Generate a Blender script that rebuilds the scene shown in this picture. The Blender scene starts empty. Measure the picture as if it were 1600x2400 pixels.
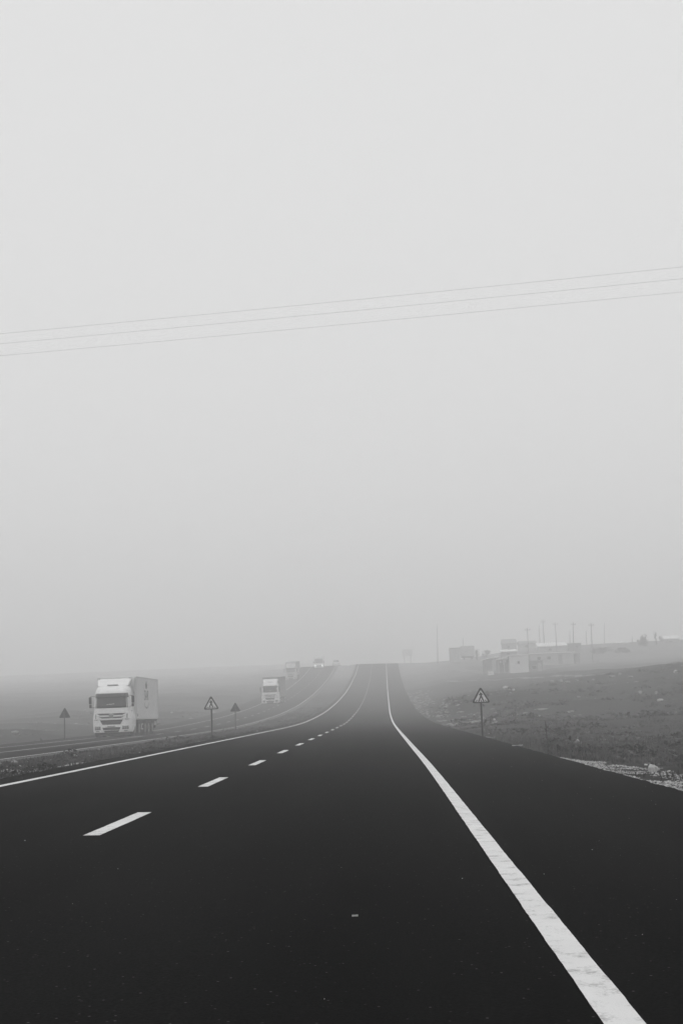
import bpy, bmesh, math, random
import numpy as np
from mathutils import Vector, Matrix, Euler, noise

random.seed(11)
S = bpy.context.scene
COL = S.collection
R = math.radians
HAZE_DENSITY = 0.0040
EXPOSURE = 0.0

# ------------------------------------------------------------------ helpers
def hermite(tab):
    kx = [float(a) for a, b in tab]; kv = [float(b) for a, b in tab]
    n = len(kx)
    d = [(kv[i+1]-kv[i])/(kx[i+1]-kx[i]) for i in range(n-1)]
    m = [d[0]]
    for i in range(1, n-1):
        m.append(0.0 if d[i-1]*d[i] < 0 else 0.5*(d[i-1]+d[i]))
    m.append(d[-1])
    def f(x):
        if x <= kx[0]: return kv[0]
        if x >= kx[-1]: return kv[-1]
        i = 0
        while kx[i+1] < x: i += 1
        h = kx[i+1]-kx[i]; t = (x-kx[i])/h
        return ((2*t**3-3*t**2+1)*kv[i] + (t**3-2*t**2+t)*h*m[i]
                + (-2*t**3+3*t**2)*kv[i+1] + (t**3-t**2)*h*m[i+1])
    return f

def lin(tab):
    xs = [a for a, b in tab]; ys = [b for a, b in tab]
    return lambda x: float(np.interp(x, xs, ys))

def tag(o, label=None, cat=None, group=None, kind=None):
    if label: o['label'] = label
    if cat: o['category'] = cat
    if group: o['group'] = group
    if kind: o['kind'] = kind
    return o

def empty(name, loc, rz=0.0, scale=1.0):
    o = bpy.data.objects.new(name, None); COL.objects.link(o)
    o.location = loc; o.rotation_euler = (0, 0, rz); o.scale = (scale,)*3
    o.empty_display_size = 0.2
    return o

def children(o):
    return [c for c in COL.objects if c.parent == o]

def copy_tree(o, parent=None):
    c = o.copy(); COL.objects.link(c); c.parent = parent
    for ch in children(o): copy_tree(ch, c)
    return c

class MB:
    """collects geometry for ONE mesh object"""
    def __init__(s): s.v = []; s.f = []; s.sm = []
    def add(s, vs, fs, smooth=False):
        b = len(s.v); s.v += [tuple(p) for p in vs]
        s.f += [tuple(i+b for i in q) for q in fs]; s.sm += [smooth]*len(fs)
        return s
    def box(s, x0, x1, y0, y1, z0, z1, bev=0.0):
        if bev <= 0:
            vs = [(x, y, z) for z in (z0, z1) for y in (y0, y1) for x in (x0, x1)]
            return s.add(vs, [(0,2,3,1),(4,5,7,6),(0,1,5,4),(2,6,7,3),(0,4,6,2),(1,3,7,5)])
        bm = bmesh.new(); bmesh.ops.create_cube(bm, size=1)
        for v in bm.verts:
            v.co = Vector(((x0+x1)/2+v.co.x*(x1-x0), (y0+y1)/2+v.co.y*(y1-y0), (z0+z1)/2+v.co.z*(z1-z0)))
        bmesh.ops.bevel(bm, geom=bm.edges[:], offset=bev, segments=2, affect='EDGES', profile=0.5)
        return s.bm(bm)
    def bm(s, bm, smooth=False):
        bm.verts.index_update()
        s.add([v.co[:] for v in bm.verts], [[v.index for v in f.verts] for f in bm.faces], smooth)
        bm.free(); return s
    def tube(s, pts, r0, r1=None, n=8, cap=True):
        if r1 is None: r1 = r0
        pts = [Vector(p) for p in pts]; vs = []; fs = []
        m = len(pts)
        for i, p in enumerate(pts):
            d = (pts[min(i+1, m-1)]-pts[max(i-1, 0)]).normalized()
            a = d.orthogonal().normalized()
            if abs(d.z) < 0.99: a = d.cross(Vector((0, 0, 1))).normalized()
            b = d.cross(a); r = r0+(r1-r0)*i/max(1, m-1)
            for k in range(n):
                t = 2*math.pi*k/n; vs.append(p+a*r*math.cos(t)+b*r*math.sin(t))
        for i in range(m-1):
            for k in range(n):
                k2 = (k+1) % n
                fs.append((i*n+k, i*n+k2, (i+1)*n+k2, (i+1)*n+k))
        s.add(vs, fs, True)
        if cap:
            b = len(s.v)-len(vs)
            s.f += [tuple(b+k for k in range(n))[::-1], tuple(b+(m-1)*n+k for k in range(n))]; s.sm += [False]*2
        return s
    def cyl_x(s, x0, x1, cy, cz, r, n=24, inner=0.0):
        vs = []; fs = []
        for x in (x0, x1):
            for k in range(n):
                t = 2*math.pi*k/n; vs.append((x, cy+r*math.cos(t), cz+r*math.sin(t)))
        fs = [(k, (k+1) % n, n+(k+1) % n, n+k) for k in range(n)]
        s.add(vs, fs, True); b = len(s.v)-2*n
        s.f += [tuple(b+k for k in range(n))[::-1], tuple(b+n+k for k in range(n))]; s.sm += [False]*2
        return s
    def prism(s, poly, axis, a, b):
        """2-D outline swept between a and b along axis"""
        n = len(poly)
        def mk(u, v, w): return {'x': (w, u, v), 'y': (u, w, v), 'z': (u, v, w)}[axis]
        vs = [mk(u, v, a) for u, v in poly]+[mk(u, v, b) for u, v in poly]
        fs = [(k, (k+1) % n, n+(k+1) % n, n+k) for k in range(n)]
        fs += [tuple(range(n))[::-1], tuple(range(n, 2*n))]
        return s.add(vs, fs)
    def rock(s, c, r, sub=1, flat=0.7, seed=0.0, rough=0.35):
        bm = bmesh.new(); bmesh.ops.create_icosphere(bm, subdivisions=sub, radius=1)
        for v in bm.verts:
            k = 1+rough*noise.noise(v.co*1.3+Vector((seed, seed*1.7, -seed)))*1.6
            v.co = Vector((c[0]+v.co.x*r[0]*k, c[1]+v.co.y*r[1]*k, c[2]+v.co.z*r[2]*k))
        return s.bm(bm)
    def build(s, name, mat, parent=None, fixn=True):
        me = bpy.data.meshes.new(name); me.from_pydata(s.v, [], s.f)
        me.polygons.foreach_set('use_smooth', s.sm)
        me.update()
        if fixn:
            bm = bmesh.new(); bm.from_mesh(me); bmesh.ops.recalc_face_normals(bm, faces=bm.faces[:]); bm.to_mesh(me); bm.free()
        me.materials.append(mat)
        o = bpy.data.objects.new(name, me); COL.objects.link(o)
        if parent: o.parent = parent
        return o

# ------------------------------------------------------------------ materials
def mat(name, base, rough=0.8, spec=0.3, var=0.0, scale=4.0, metallic=0.0, bump=0.0, bscale=60.0, dark=None, dirt=0.0, dscale=1.5, coord='Object'):
    m = bpy.data.materials.new(name); m.use_nodes = True
    nt = m.node_tree; N = nt.nodes; L = nt.links
    b = N['Principled BSDF']
    b.inputs['Roughness'].default_value = rough
    b.inputs['Specular IOR Level'].default_value = spec
    b.inputs['Metallic'].default_value = metallic
    tc = N.new('ShaderNodeTexCoord')
    cur = None
    def rgb(v): return (v, v, v, 1)
    if var > 0:
        n = N.new('ShaderNodeTexNoise'); n.inputs['Scale'].default_value = scale; n.inputs['Detail'].default_value = 8
        n.inputs['Roughness'].default_value = 0.65
        L.new(tc.outputs[coord], n.inputs['Vector'])
        r = N.new('ShaderNodeValToRGB'); L.new(n.outputs['Fac'], r.inputs['Fac'])
        r.color_ramp.elements[0].position = 0.3; r.color_ramp.elements[0].color = rgb(base*(1-var))
        r.color_ramp.elements[1].position = 0.7; r.color_ramp.elements[1].color = rgb(min(1, base*(1+var)))
        cur = r.outputs['Color']
    if dirt > 0:
        n = N.new('ShaderNodeTexNoise'); n.inputs['Scale'].default_value = dscale; n.inputs['Detail'].default_value = 10
        n.inputs['Roughness'].default_value = 0.75
        L.new(tc.outputs[coord], n.inputs['Vector'])
        r = N.new('ShaderNodeValToRGB'); L.new(n.outputs['Fac'], r.inputs['Fac'])
        r.color_ramp.elements[0].position = 0.5; r.color_ramp.elements[0].color = rgb(0)
        r.color_ramp.elements[1].position = 0.75; r.color_ramp.elements[1].color = rgb(dirt)
        mx = N.new('ShaderNodeMix'); mx.data_type = 'RGBA'
        L.new(r.outputs['Color'], mx.inputs['Factor'])
        if cur: L.new(cur, mx.inputs['A'])
        else: mx.inputs['A'].default_value = rgb(base)
        mx.inputs['B'].default_value = rgb(dark if dark is not None else base*0.4)
        cur = mx.outputs['Result']
    if cur: L.new(cur, b.inputs['Base Color'])
    else: b.inputs['Base Color'].default_value = rgb(base)
    if bump > 0:
        n = N.new('ShaderNodeTexNoise'); n.inputs['Scale'].default_value = bscale; n.inputs['Detail'].default_value = 6
        L.new(tc.outputs[coord], n.inputs['Vector'])
        bp = N.new('ShaderNodeBump'); bp.inputs['Strength'].default_value = bump; bp.inputs['Distance'].default_value = 0.02
        L.new(n.outputs['Fac'], bp.inputs['Height']); L.new(bp.outputs['Normal'], b.inputs['Normal'])
    return m

def asphalt(name, base, grit):
    m = bpy.data.materials.new(name); m.use_nodes = True
    nt = m.node_tree; N = nt.nodes; L = nt.links; b = N['Principled BSDF']
    b.inputs['Roughness'].default_value = 0.95; b.inputs['Specular IOR Level'].default_value = 0.0
    tc = N.new('ShaderNodeTexCoord')
    big = N.new('ShaderNodeTexNoise'); big.inputs['Scale'].default_value = 0.25; big.inputs['Detail'].default_value = 5
    mp = N.new('ShaderNodeMapping'); mp.inputs['Scale'].default_value = (2.2, 0.25, 1)
    L.new(tc.outputs['Object'], mp.inputs['Vector']); L.new(mp.outputs['Vector'], big.inputs['Vector'])
    fine = N.new('ShaderNodeTexNoise'); fine.inputs['Scale'].default_value = 70; fine.inputs['Detail'].default_value = 4
    L.new(tc.outputs['Object'], fine.inputs['Vector'])
    vor = N.new('ShaderNodeTexVoronoi'); vor.inputs['Scale'].default_value = 34; L.new(tc.outputs['Object'], vor.inputs['Vector'])
    def ramp(src, p0, c0, p1, c1):
        r = N.new('ShaderNodeValToRGB'); L.new(src, r.inputs['Fac'])
        r.color_ramp.elements[0].position = p0; r.color_ramp.elements[0].color = (c0, c0, c0, 1)
        r.color_ramp.elements[1].position = p1; r.color_ramp.elements[1].color = (c1, c1, c1, 1)
        return r.outputs['Color']
    def mul(a, c, f=1.0, t='MULTIPLY'):
        x = N.new('ShaderNodeMix'); x.data_type = 'RGBA'; x.blend_type = t; x.inputs['Factor'].default_value = f
        L.new(a, x.inputs['A']); L.new(c, x.inputs['B']); return x.outputs['Result']
    c = ramp(big.outputs['Fac'], 0.3, base*0.6, 0.7, base*1.5)
    c = mul(c, ramp(fine.outputs['Fac'], 0.25, 0.45, 0.75, 1.55))
    # pale aggregate: only some of the Voronoi cells carry a visible stone
    wn = N.new('ShaderNodeTexWhiteNoise'); wn.noise_dimensions = '3D'; L.new(vor.outputs['Position'], wn.inputs['Vector'])
    dot = ramp(vor.outputs['Distance'], 0.10, 1.0, 0.24, 0.0)
    sel = ramp(wn.outputs['Value'], 0.90, 0.0, 1.0, 1.0)
    c = mul(c, mul(mul(dot, sel), ramp(fine.outputs['Fac'], 0.0, grit, 1.0, grit)), 1.0, 'ADD')
    L.new(c, b.inputs['Base Color'])
    bp = N.new('ShaderNodeBump'); bp.inputs['Strength'].default_value = 0.35; bp.inputs['Distance'].default_value = 0.01
    L.new(fine.outputs['Fac'], bp.inputs['Height']); L.new(bp.outputs['Normal'], b.inputs['Normal'])
    return m

def line_paint(name, base):
    m = mat(name, base, rough=0.75, spec=0.25, var=0.08, scale=1.2, bump=0.25, bscale=120)
    nt = m.node_tree; N = nt.nodes; L = nt.links; b = N['Principled BSDF']
    src = b.inputs['Base Color'].links[0].from_socket
    tc = N.new('ShaderNodeTexCoord')
    n1 = N.new('ShaderNodeTexNoise'); n1.inputs['Scale'].default_value = 7.0; n1.inputs['Detail'].default_value = 5
    n2 = N.new('ShaderNodeTexNoise'); n2.inputs['Scale'].default_value = 55; n2.inputs['Detail'].default_value = 8; n2.inputs['Roughness'].default_value = 0.75
    L.new(tc.outputs['Object'], n1.inputs['Vector']); L.new(tc.outputs['Object'], n2.inputs['Vector'])
    a = N.new('ShaderNodeMath'); a.operation = 'ADD'; L.new(n1.outputs['Fac'], a.inputs[0]); L.new(n2.outputs['Fac'], a.inputs[1])
    r = N.new('ShaderNodeValToRGB'); L.new(a.outputs[0], r.inputs['Fac'])
    r.color_ramp.elements[0].position = 1.0; r.color_ramp.elements[0].color = (0, 0, 0, 1)
    r.color_ramp.elements[1].position = 1.35; r.color_ramp.elements[1].color = (0.85, 0.85, 0.85, 1)
    # Fac is clamped to 1 by the ramp, so halve the sum
    h = N.new('ShaderNodeMath'); h.operation = 'MULTIPLY'; h.inputs[1].default_value = 0.5
    L.new(a.outputs[0], h.inputs[0]); L.new(h.outputs[0], r.inputs['Fac'])
    r.color_ramp.elements[0].position = 0.52; r.color_ramp.elements[1].position = 0.66
    mx = N.new('ShaderNodeMix'); mx.data_type = 'RGBA'
    L.new(r.outputs['Color'], mx.inputs['Factor']); L.new(src, mx.inputs['A']); mx.inputs['B'].default_value = (0.16, 0.16, 0.16, 1)
    L.new(mx.outputs['Result'], b.inputs['Base Color'])
    return m

def ground_mat():
    m = bpy.data.materials.new('moor_grass_and_soil'); m.use_nodes = True
    nt = m.node_tree; N = nt.nodes; L = nt.links; b = N['Principled BSDF']
    b.inputs['Roughness'].default_value = 0.95; b.inputs['Specular IOR Level'].default_value = 0.05
    tc = N.new('ShaderNodeTexCoord')
    def nz(scale, det=8, rg=0.6):
        n = N.new('ShaderNodeTexNoise'); n.inputs['Scale'].default_value = scale; n.inputs['Detail'].default_value = det
        n.inputs['Roughness'].default_value = rg; L.new(tc.outputs['Object'], n.inputs['Vector']); return n.outputs['Fac']
    def ramp(src, p0, c0, p1, c1):
        r = N.new('ShaderNodeValToRGB'); L.new(src, r.inputs['Fac'])
        r.color_ramp.elements[0].position = p0; r.color_ramp.elements[0].color = (c0, c0, c0, 1)
        r.color_ramp.elements[1].position = p1; r.color_ramp.elements[1].color = (c1, c1, c1, 1); return r.outputs['Color']
    def mix(a, c, f):
        x = N.new('ShaderNodeMix'); x.data_type = 'RGBA'; L.new(f, x.inputs['Factor'])
        L.new(a, x.inputs['A']); 
        if isinstance(c, float): x.inputs['B'].default_value = (c, c, c, 1)
        else: L.new(c, x.inputs['B'])
        return x.outputs['Result']
    c = ramp(nz(0.35), 0.3, 0.008, 0.72, 0.034)
    c = mix(c, ramp(nz(6, 10, 0.7), 0.3, 0.004, 0.75, 0.055), ramp(nz(0.9), 0.35, 0.25, 0.65, 0.75))
    c = mix(c, 0.085, ramp(nz(0.018, 3, 0.5), 0.42, 0.0, 0.62, 0.55))      # broad drier slopes
    c = mix(c, 0.10, ramp(nz(0.55, 10, 0.72), 0.58, 0.0, 0.74, 0.5))     # bare pale soil and rubble patches
    c = mix(c, 0.20, ramp(nz(2.6, 10, 0.8), 0.68, 0.0, 0.76, 0.6))       # small stones
    # paler with distance ahead: haze fade painted into the ground colour
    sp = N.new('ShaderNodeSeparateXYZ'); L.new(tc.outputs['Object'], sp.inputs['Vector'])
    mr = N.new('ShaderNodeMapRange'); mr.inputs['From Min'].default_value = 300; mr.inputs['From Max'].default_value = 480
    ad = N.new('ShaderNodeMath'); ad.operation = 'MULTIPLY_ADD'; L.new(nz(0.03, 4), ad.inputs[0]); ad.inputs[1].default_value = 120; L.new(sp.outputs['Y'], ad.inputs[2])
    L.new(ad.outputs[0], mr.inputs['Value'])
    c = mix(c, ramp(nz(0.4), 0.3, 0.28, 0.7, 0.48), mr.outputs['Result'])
    L.new(c, b.inputs['Base Color'])
    bp = N.new('ShaderNodeBump'); bp.inputs['Strength'].default_value = 0.9; bp.inputs['Distance'].default_value = 0.25
    L.new(nz(3.0, 10, 0.7), bp.inputs['Height']); L.new(bp.outputs['Normal'], b.inputs['Normal'])
    return m

M = {
    'asphalt': asphalt('new_dark_asphalt', 0.006, 0.10),
    'old_asphalt': asphalt('older_asphalt', 0.020, 0.04),
    'paint': line_paint('white_road_paint', 0.62),
    'paint_old': mat('worn_road_paint', 0.55, 0.8, 0.2, var=0.15, scale=3, dirt=0.6, dark=0.12, dscale=9),
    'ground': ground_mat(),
    'strip': mat('pale_gravel_strip', 0.085, 0.95, 0.1, var=0.4, scale=7, bump=0.6, bscale=30),
    'track': mat('pale_dirt_track', 0.20, 0.95, 0.05, var=0.3, scale=0.8),
    'stone': mat('pale_limestone', 0.42, 0.9, 0.2, var=0.35, scale=9, bump=0.5, bscale=25),
    'stone_dull': mat('dull_limestone', 0.22, 0.9, 0.2, var=0.4, scale=2, bump=0.5, bscale=12),
    'gravel': mat('roadside_gravel', 0.34, 0.9, 0.15, var=0.85, scale=14.0),
    'grass': mat('dry_dark_grass', 0.035, 0.9, 0.1, var=0.55, scale=1.3),
    'drygrass': mat('bleached_grass', 0.075, 0.9, 0.1, var=0.5, scale=2.0),
    'scrub': mat('dark_scrub', 0.010, 0.95, 0.05, var=0.5, scale=1.5),
    'tussock': mat('bleached_tussock', 0.10, 0.95, 0.05, var=0.5, scale=1.5),
    'leaf': mat('dark_leaves', 0.075, 0.85, 0.15, var=0.4, scale=2),
    'bark': mat('dark_bark', 0.05, 0.95, 0.1, var=0.3, scale=10),
    'white': mat('white_truck_paint', 0.72, 0.35, 0.5, var=0.03, scale=0.8, dirt=0.25, dark=0.45, dscale=1.2),
    'box_white': mat('white_box_panels', 0.62, 0.5, 0.4, var=0.05, scale=0.6, dirt=0.25, dark=0.40, dscale=0.8),
    'fairing': mat('light_grey_fairing', 0.50, 0.5, 0.4, var=0.06, scale=1),
    'curtain': mat('grey_curtain_side', 0.22, 0.7, 0.3, var=0.15, scale=1),
    'silver': mat('silver_trim', 0.62, 0.35, 0.5, metallic=0.2, var=0.05, scale=3),
    'glass': mat('dark_windscreen', 0.022, 0.12, 0.35, var=0.2, scale=0.7),
    'visor': mat('dark_visor', 0.045, 0.4, 0.4, var=0.1, scale=2),
    'black': mat('black_plastic', 0.018, 0.6, 0.3, var=0.2, scale=3),
    'chassis': mat('dark_chassis', 0.022, 0.8, 0.2, var=0.4, scale=3),
    'rubber': mat('tyre_rubber', 0.016, 0.9, 0.15, var=0.3, scale=6),
    'rim': mat('dull_wheel_rim', 0.18, 0.5, 0.4, metallic=0.4, var=0.2, scale=5),
    'lamp': mat('headlight_glass', 0.20, 0.15, 0.6, var=0.4, scale=7),
    'plate': mat('pale_number_plate', 0.55, 0.5, 0.3, var=0.05, scale=6),
    'mark': mat('dark_lettering', 0.10, 0.6, 0.2, var=0.1, scale=4),
    'mark_grey': mat('grey_lettering', 0.27, 0.6, 0.2, var=0.1, scale=4),
    'post': mat('weathered_sign_post', 0.03, 0.7, 0.3, var=0.3, scale=5),
    'border': mat('dark_red_sign_border', 0.022, 0.6, 0.3, var=0.1, scale=5),
    'face': mat('white_sign_face', 0.62, 0.5, 0.3, var=0.08, scale=4, dirt=0.3, dark=0.3, dscale=3),
    'signback': mat('grey_sign_back', 0.075, 0.6, 0.3, var=0.15, scale=5),
    'pole': mat('weathered_timber_pole', 0.30, 0.9, 0.1, var=0.3, scale=3),
    'wire': mat('power_cable', 0.03, 0.6, 0.3, var=0.1, scale=1),
    'wall_white': mat('whitewashed_wall', 0.60, 0.9, 0.1, var=0.06, scale=1, dirt=0.3, dark=0.4, dscale=0.7),
    'wall_grey': mat('grey_render_wall', 0.36, 0.9, 0.1, var=0.2, scale=0.8),
    'wall_mid': mat('pale_grey_wall', 0.46, 0.9, 0.1, var=0.15, scale=0.8),
    'wall_dark': mat('dark_shed_wall', 0.20, 0.9, 0.1, var=0.3, scale=1),
    'roof_pale': mat('pale_sheet_roof', 0.82, 0.5, 0.3, var=0.06, scale=1.5),
    'roof_grey': mat('grey_sheet_roof', 0.30, 0.7, 0.2, var=0.2, scale=1),
    'opening': mat('dark_opening', 0.02, 0.9, 0.1, var=0.2, scale=2),
    'litter': mat('white_litter', 0.32, 0.7, 0.2, var=0.05, scale=20),
}
def emit(name, s):
    m = bpy.data.materials.new(name); m.use_nodes = True; b = m.node_tree.nodes['Principled BSDF']
    b.inputs['Base Color'].default_value = (0.8, 0.8, 0.8, 1); b.inputs['Emission Color'].default_value = (1, 1, 1, 1)
    b.inputs['Emission Strength'].default_value = s; return m
M['lit'] = emit('lit_headlight', 2.6)

# ------------------------------------------------------------------ road shape (metres, camera at x=0 y=0, looking along +y)
road_z = hermite([(-60,0),(14,.02),(47,.06),(80,.13),(96,.19),(112.6,.32),(129,.56),(145,.87),(162,1.26),(178,1.74),(194.6,2.28),(211,2.92),(227,3.63),(244,4.41),(260,5.30),(277,6.26),(293,7.29),(309,8.38),(326,9.55),(350,11.65),(365,13.),(378,13.75),(390,14.1),(410,14.4),(440,14.5),(500,13.9),(700,9),(1100,5)])
x_right = hermite([(-60,.74),(8,.745),(27,.745),(42,.68),(95,.44),(141,.26),(209,.2),(287,.14),(350,.13),(1100,.1)])
x_dash = hermite([(-60,-2.6),(14,-2.67),(22,-2.74),(39,-2.86),(55,-2.96),(72,-3.06),(85,-3.12),(104,-3.18),(121,-3.26),(140,-3.34),(165,-3.37),(190,-3.4),(240,-3.43),(300,-3.46),(350,-3.49),(1100,-3.5)])
x_left = hermite([(-60,-5.95),(22,-6.02),(41,-6.25),(71,-6.5),(106,-6.64),(143,-6.80),(175,-6.95),(209,-7.02),(300,-7.0),(356,-6.95),(1100,-7.0)])
x_edge = hermite([(-60,3.66),(31,3.62),(56,3.6),(89,3.44),(121,3.3),(230,3.25),(350,3.2),(1100,3.2)])
x_oppin = hermite([(-60,-11.9),(52,-12.1),(84,-12.3),(130,-12.15),(182,-12.25),(240,-12.6),(332,-12.85),(1100,-12.9)])
def x_medr(y): return x_left(y)-0.72
def x_medl(y): return x_oppin(y)+0.72
def x_oppdash(y): return x_oppin(y)-3.1
def x_oppout(y): return x_oppin(y)-6.3
def x_oppedge(y): return x_oppin(y)-9.2
def near_z(x, y): return road_z(y)-0.021*x
def opp_z(x, y): return road_z(y)+0.004*(x+12)

# ground height beside the road: table of (distance from the asphalt edge) x (distance ahead)
LAT = [0, 3, 8, 15, 27, 45, 70, 120, 250, 600]
GY = [-60, 0, 30, 50, 80, 110, 130, 150, 200, 250, 300, 340, 370, 420, 600, 1100]
GT = [[-.03,-.35,-.5,-.6,-.5,0,1,2,3,4],
      [-.03,-.35,-.5,-.6,-.5,0,1,2,3,4],
      [-.05,-.35,-.5,-.5,-.3,.5,1.5,3,4,5],
      [-.08,-.25,-.35,-.3,0,.8,2,3.5,5,6],
      [-.08,0,.1,.3,.9,1.8,3,4.5,6,7],
      [-.05,.5,1.0,1.3,2.0,3.5,4.5,6,7,8],
      [-.05,1.3,2.1,2.0,2.7,4.0,4.8,6,7,8],
      [-.05,1.2,1.9,2.5,3.9,4.5,5,6,7,8],
      [-.05,.5,1.5,2.2,3.2,3.4,3.6,4.5,6,8],
      [-.05,.4,1.4,2.0,2.2,2.6,3.0,4,6,8],
      [-.05,.2,.9,1.9,2.2,2.3,3.0,4,6,8],
      [-.05,.2,.8,1.8,3.6,4.3,4.5,5,6,8],
      [-.05,0,-.1,.3,1.6,2.6,3.2,4,5,7],
      [-.05,-.1,-.4,-.4,.2,1.0,2,3,4,6],
      [-.2,-.2,-.2,-.2,-.2,-.2,0,0,0,0],
      [-.2,-.2,-.2,-.2,-.2,-.2,0,0,0,0]]
GT = np.array(GT)
def smooth01(t): return t*t*(3-2*t)
def g_right(lat, y):
    y = min(max(y, GY[0]), GY[-1]-1e-6); lat = min(max(lat, 0), LAT[-1]-1e-6)
    i = max(k for k in range(len(GY)) if GY[k] <= y); j = max(k for k in range(len(LAT)) if LAT[k] <= lat)
    ty = smooth01((y-GY[i])/(GY[i+1]-GY[i])); tx = (lat-LAT[j])/(LAT[j+1]-LAT[j])
    a = GT[i][j]*(1-tx)+GT[i][j+1]*tx; b = GT[i+1][j]*(1-tx)+GT[i+1][j+1]*tx
    return a*(1-ty)+b*ty
g_left = lin([(0,-.04),(1,-.22),(3,-.3),(8,0.0),(15,.3),(30,.2),(60,.2),(120,.2),(250,.2),(600,.2)])
left_plain = hermite([(-60,0),(47,.06),(80,.13),(112.6,.32),(145,.87),(178,1.74),(211,2.92),(244,4.41),(277,6.26),(309,8.2),(340,10.1),(400,13.3),(500,18),(600,22.2),(700,26),(800,29.2),(1000,33.2),(1100,34)])
def fbm(x, y, s, o=4): return noise.fractal(Vector((x*s, y*s, 3.1)), 1.0, 2.0, o)
def ground_z(x, y):
    e = x_edge(y)
    if x >= e:
        lat = x-e; w = min(1, lat/4)
        z = near_z(e, y)+g_right(lat, y)+w*(0.30*fbm(x, y, .09)+0.10*fbm(x, y, .45))
        if lat < 4: z += 0.05*(lat/4+.2)*fbm(x, y, 1.1)
        return z
    mr, ml = x_medr(y), x_medl(y)
    if mr > x > ml:
        t = (x-ml)/(mr-ml); zb = opp_z(ml, y)*(1-t)+near_z(mr, y)*t
        w = min(t, 1-t)*2
        return zb-0.04-0.16*w+w*(0.16*fbm(x, y, .35)+.10*fbm(x, y, 1.1))
    oe = x_oppedge(y)
    if x <= oe:
        lat = oe-x; w = min(1, lat/3)
        k = smooth01(min(1, max(0, (lat-1)/14)))
        return opp_z(oe, y)*(1-k)+left_plain(y)*k+g_left(lat)*(1-.5*k)+w*(0.55*fbm(x, y, .11)+0.2*fbm(x, y, .5))
    return road_z(y)-0.3

# ------------------------------------------------------------------ camera
CAM = Vector((0, 0, 1.06))
FPX = 3333.0
pitch, roll, yaw = R(8.07), R(-2.2), math.atan(89.9/3333*math.cos(R(8.07)))
rot = Matrix.Rotation(yaw, 3, 'Z') @ Matrix.Rotation(math.pi/2+pitch, 3, 'X') @ Matrix.Rotation(roll, 3, 'Z')
cd = bpy.data.cameras.new('camera'); cam = bpy.data.objects.new('camera', cd); COL.objects.link(cam)
cd.sensor_fit = 'VERTICAL'; cd.sensor_height = 36.0; cd.lens = 36.0*FPX/2400
cam.location = CAM; cam.rotation_euler = rot.to_euler(); cd.clip_end = 5000; cd.clip_start = 0.05
S.camera = cam
def ray(px, py):
    d = rot @ Vector(((px-800)/FPX, -(py-1200)/FPX, -1.0)); return d/d.y
def at(px, py, Y): return CAM+ray(px, py)*Y
def drop(px, py, y0=4, y1=430):
    """where a sight line meets the ground or road"""
    d = ray(px, py); Y = y0
    while Y < y1:
        p = CAM+d*Y
        x = p.x
        if x_edge(Y) > x > x_medr(Y): h = near_z(x, Y)
        elif x_medl(Y) > x > x_oppedge(Y): h = opp_z(x, Y)
        else: h = ground_z(x, Y)
        if p.z <= h: return Vector((x, Y, h))
        Y += 0.1 if Y < 150 else 0.3
    return CAM+d*y1

# ------------------------------------------------------------------ ground and roads
def rows(a, b, segs):
    out = []
    for (y0, y1, st) in segs:
        y = y0
        while y < y1-1e-6:
            if a <= y <= b: out.append(y)
            y += st
    out.append(b); return out
YG = rows(-60, 1100, [(-60,10,3.5),(10,70,.5),(70,130,.8),(130,250,1.5),(250,430,2.5),(430,600,10),(600,1100,40)])
RL = [0,.12,.3,.6,.9,1.3,1.7,2.2,2.7,3.3,4,4.7,5.5,6.3,7.2,8.2,9.3,10.5,12,13.5,15,17,19,21,24,27,30,34,38,43,48,54,60,68,78,90,110,140,190,260,380,560]
LL = [0,.2,.5,1,1.6,2.4,3.3,4.3,5.5,7,8.5,10,12,14,16.5,19,22,26,30,36,44,55,70,90,120,170,250,380,540]
NM = 15
g = MB(); gv = []
for y in YG:
    e, mr, ml, oe = x_edge(y), x_medr(y), x_medl(y), x_oppedge(y)
    xs = [oe-l for l in LL[::-1]]
    line = [(x, y, ground_z(min(x, oe), y)) for x in xs]
    line += [(oe+.3, y, road_z(y)-.35), (ml-.3, y, road_z(y)-.35)]
    for k in range(NM):
        x = ml+(mr-ml)*(0.0005+0.999*k/(NM-1)); line.append((x, y, ground_z(x, y)))
    line += [(mr+.3, y, road_z(y)-.35), (e-.3, y, road_z(y)-.45)]
    line += [(e+l, y, ground_z(e+max(l, 1e-4), y)) for l in RL]
    gv.append(line)
nc = len(gv[0])
g.add([p for l in gv for p in l], [(i*nc+j, i*nc+j+1, (i+1)*nc+j+1, (i+1)*nc+j) for i in range(len(gv)-1) for j in range(nc-1)], True)
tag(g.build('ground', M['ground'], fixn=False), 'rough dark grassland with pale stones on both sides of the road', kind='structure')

YR = rows(-60, 1100, [(-60,20,2),(20,120,2),(120,430,3),(430,600,10),(600,1100,40)])
def strip(name, xa, xb, zf, mt, lift=0.0, skirt=0.0, ys=YR, jag=0.0, seg=1):
    s = MB(); vs = []
    for y in ys:
        a, b = xa(y), xb(y)
        if jag: a += jag*(noise.noise(Vector((y*1.9, 5, .3)))+.7*noise.noise(Vector((y*11, 5, .7)))); b += jag*(noise.noise(Vector((y*1.9, 9, .3)))+.7*noise.noise(Vector((y*11, 9, .7))))
        pts = [(a+(b-a)*k/seg, y) for k in range(seg+1)]
        l = [(x, y_, zf(x, y_)+lift) for x, y_ in pts]
        if skirt: l = [(a, y, l[0][2]-skirt)]+l+[(b, y, l[-1][2]-skirt)]
        vs.append(l)
    n = len(vs[0])
    s.add([p for l in vs for p in l], [(i*n+j, i*n+j+1, (i+1)*n+j+1, (i+1)*n+j) for i in range(len(vs)-1) for j in range(n-1)])
    return s.build(name, mt, fixn=False)
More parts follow.
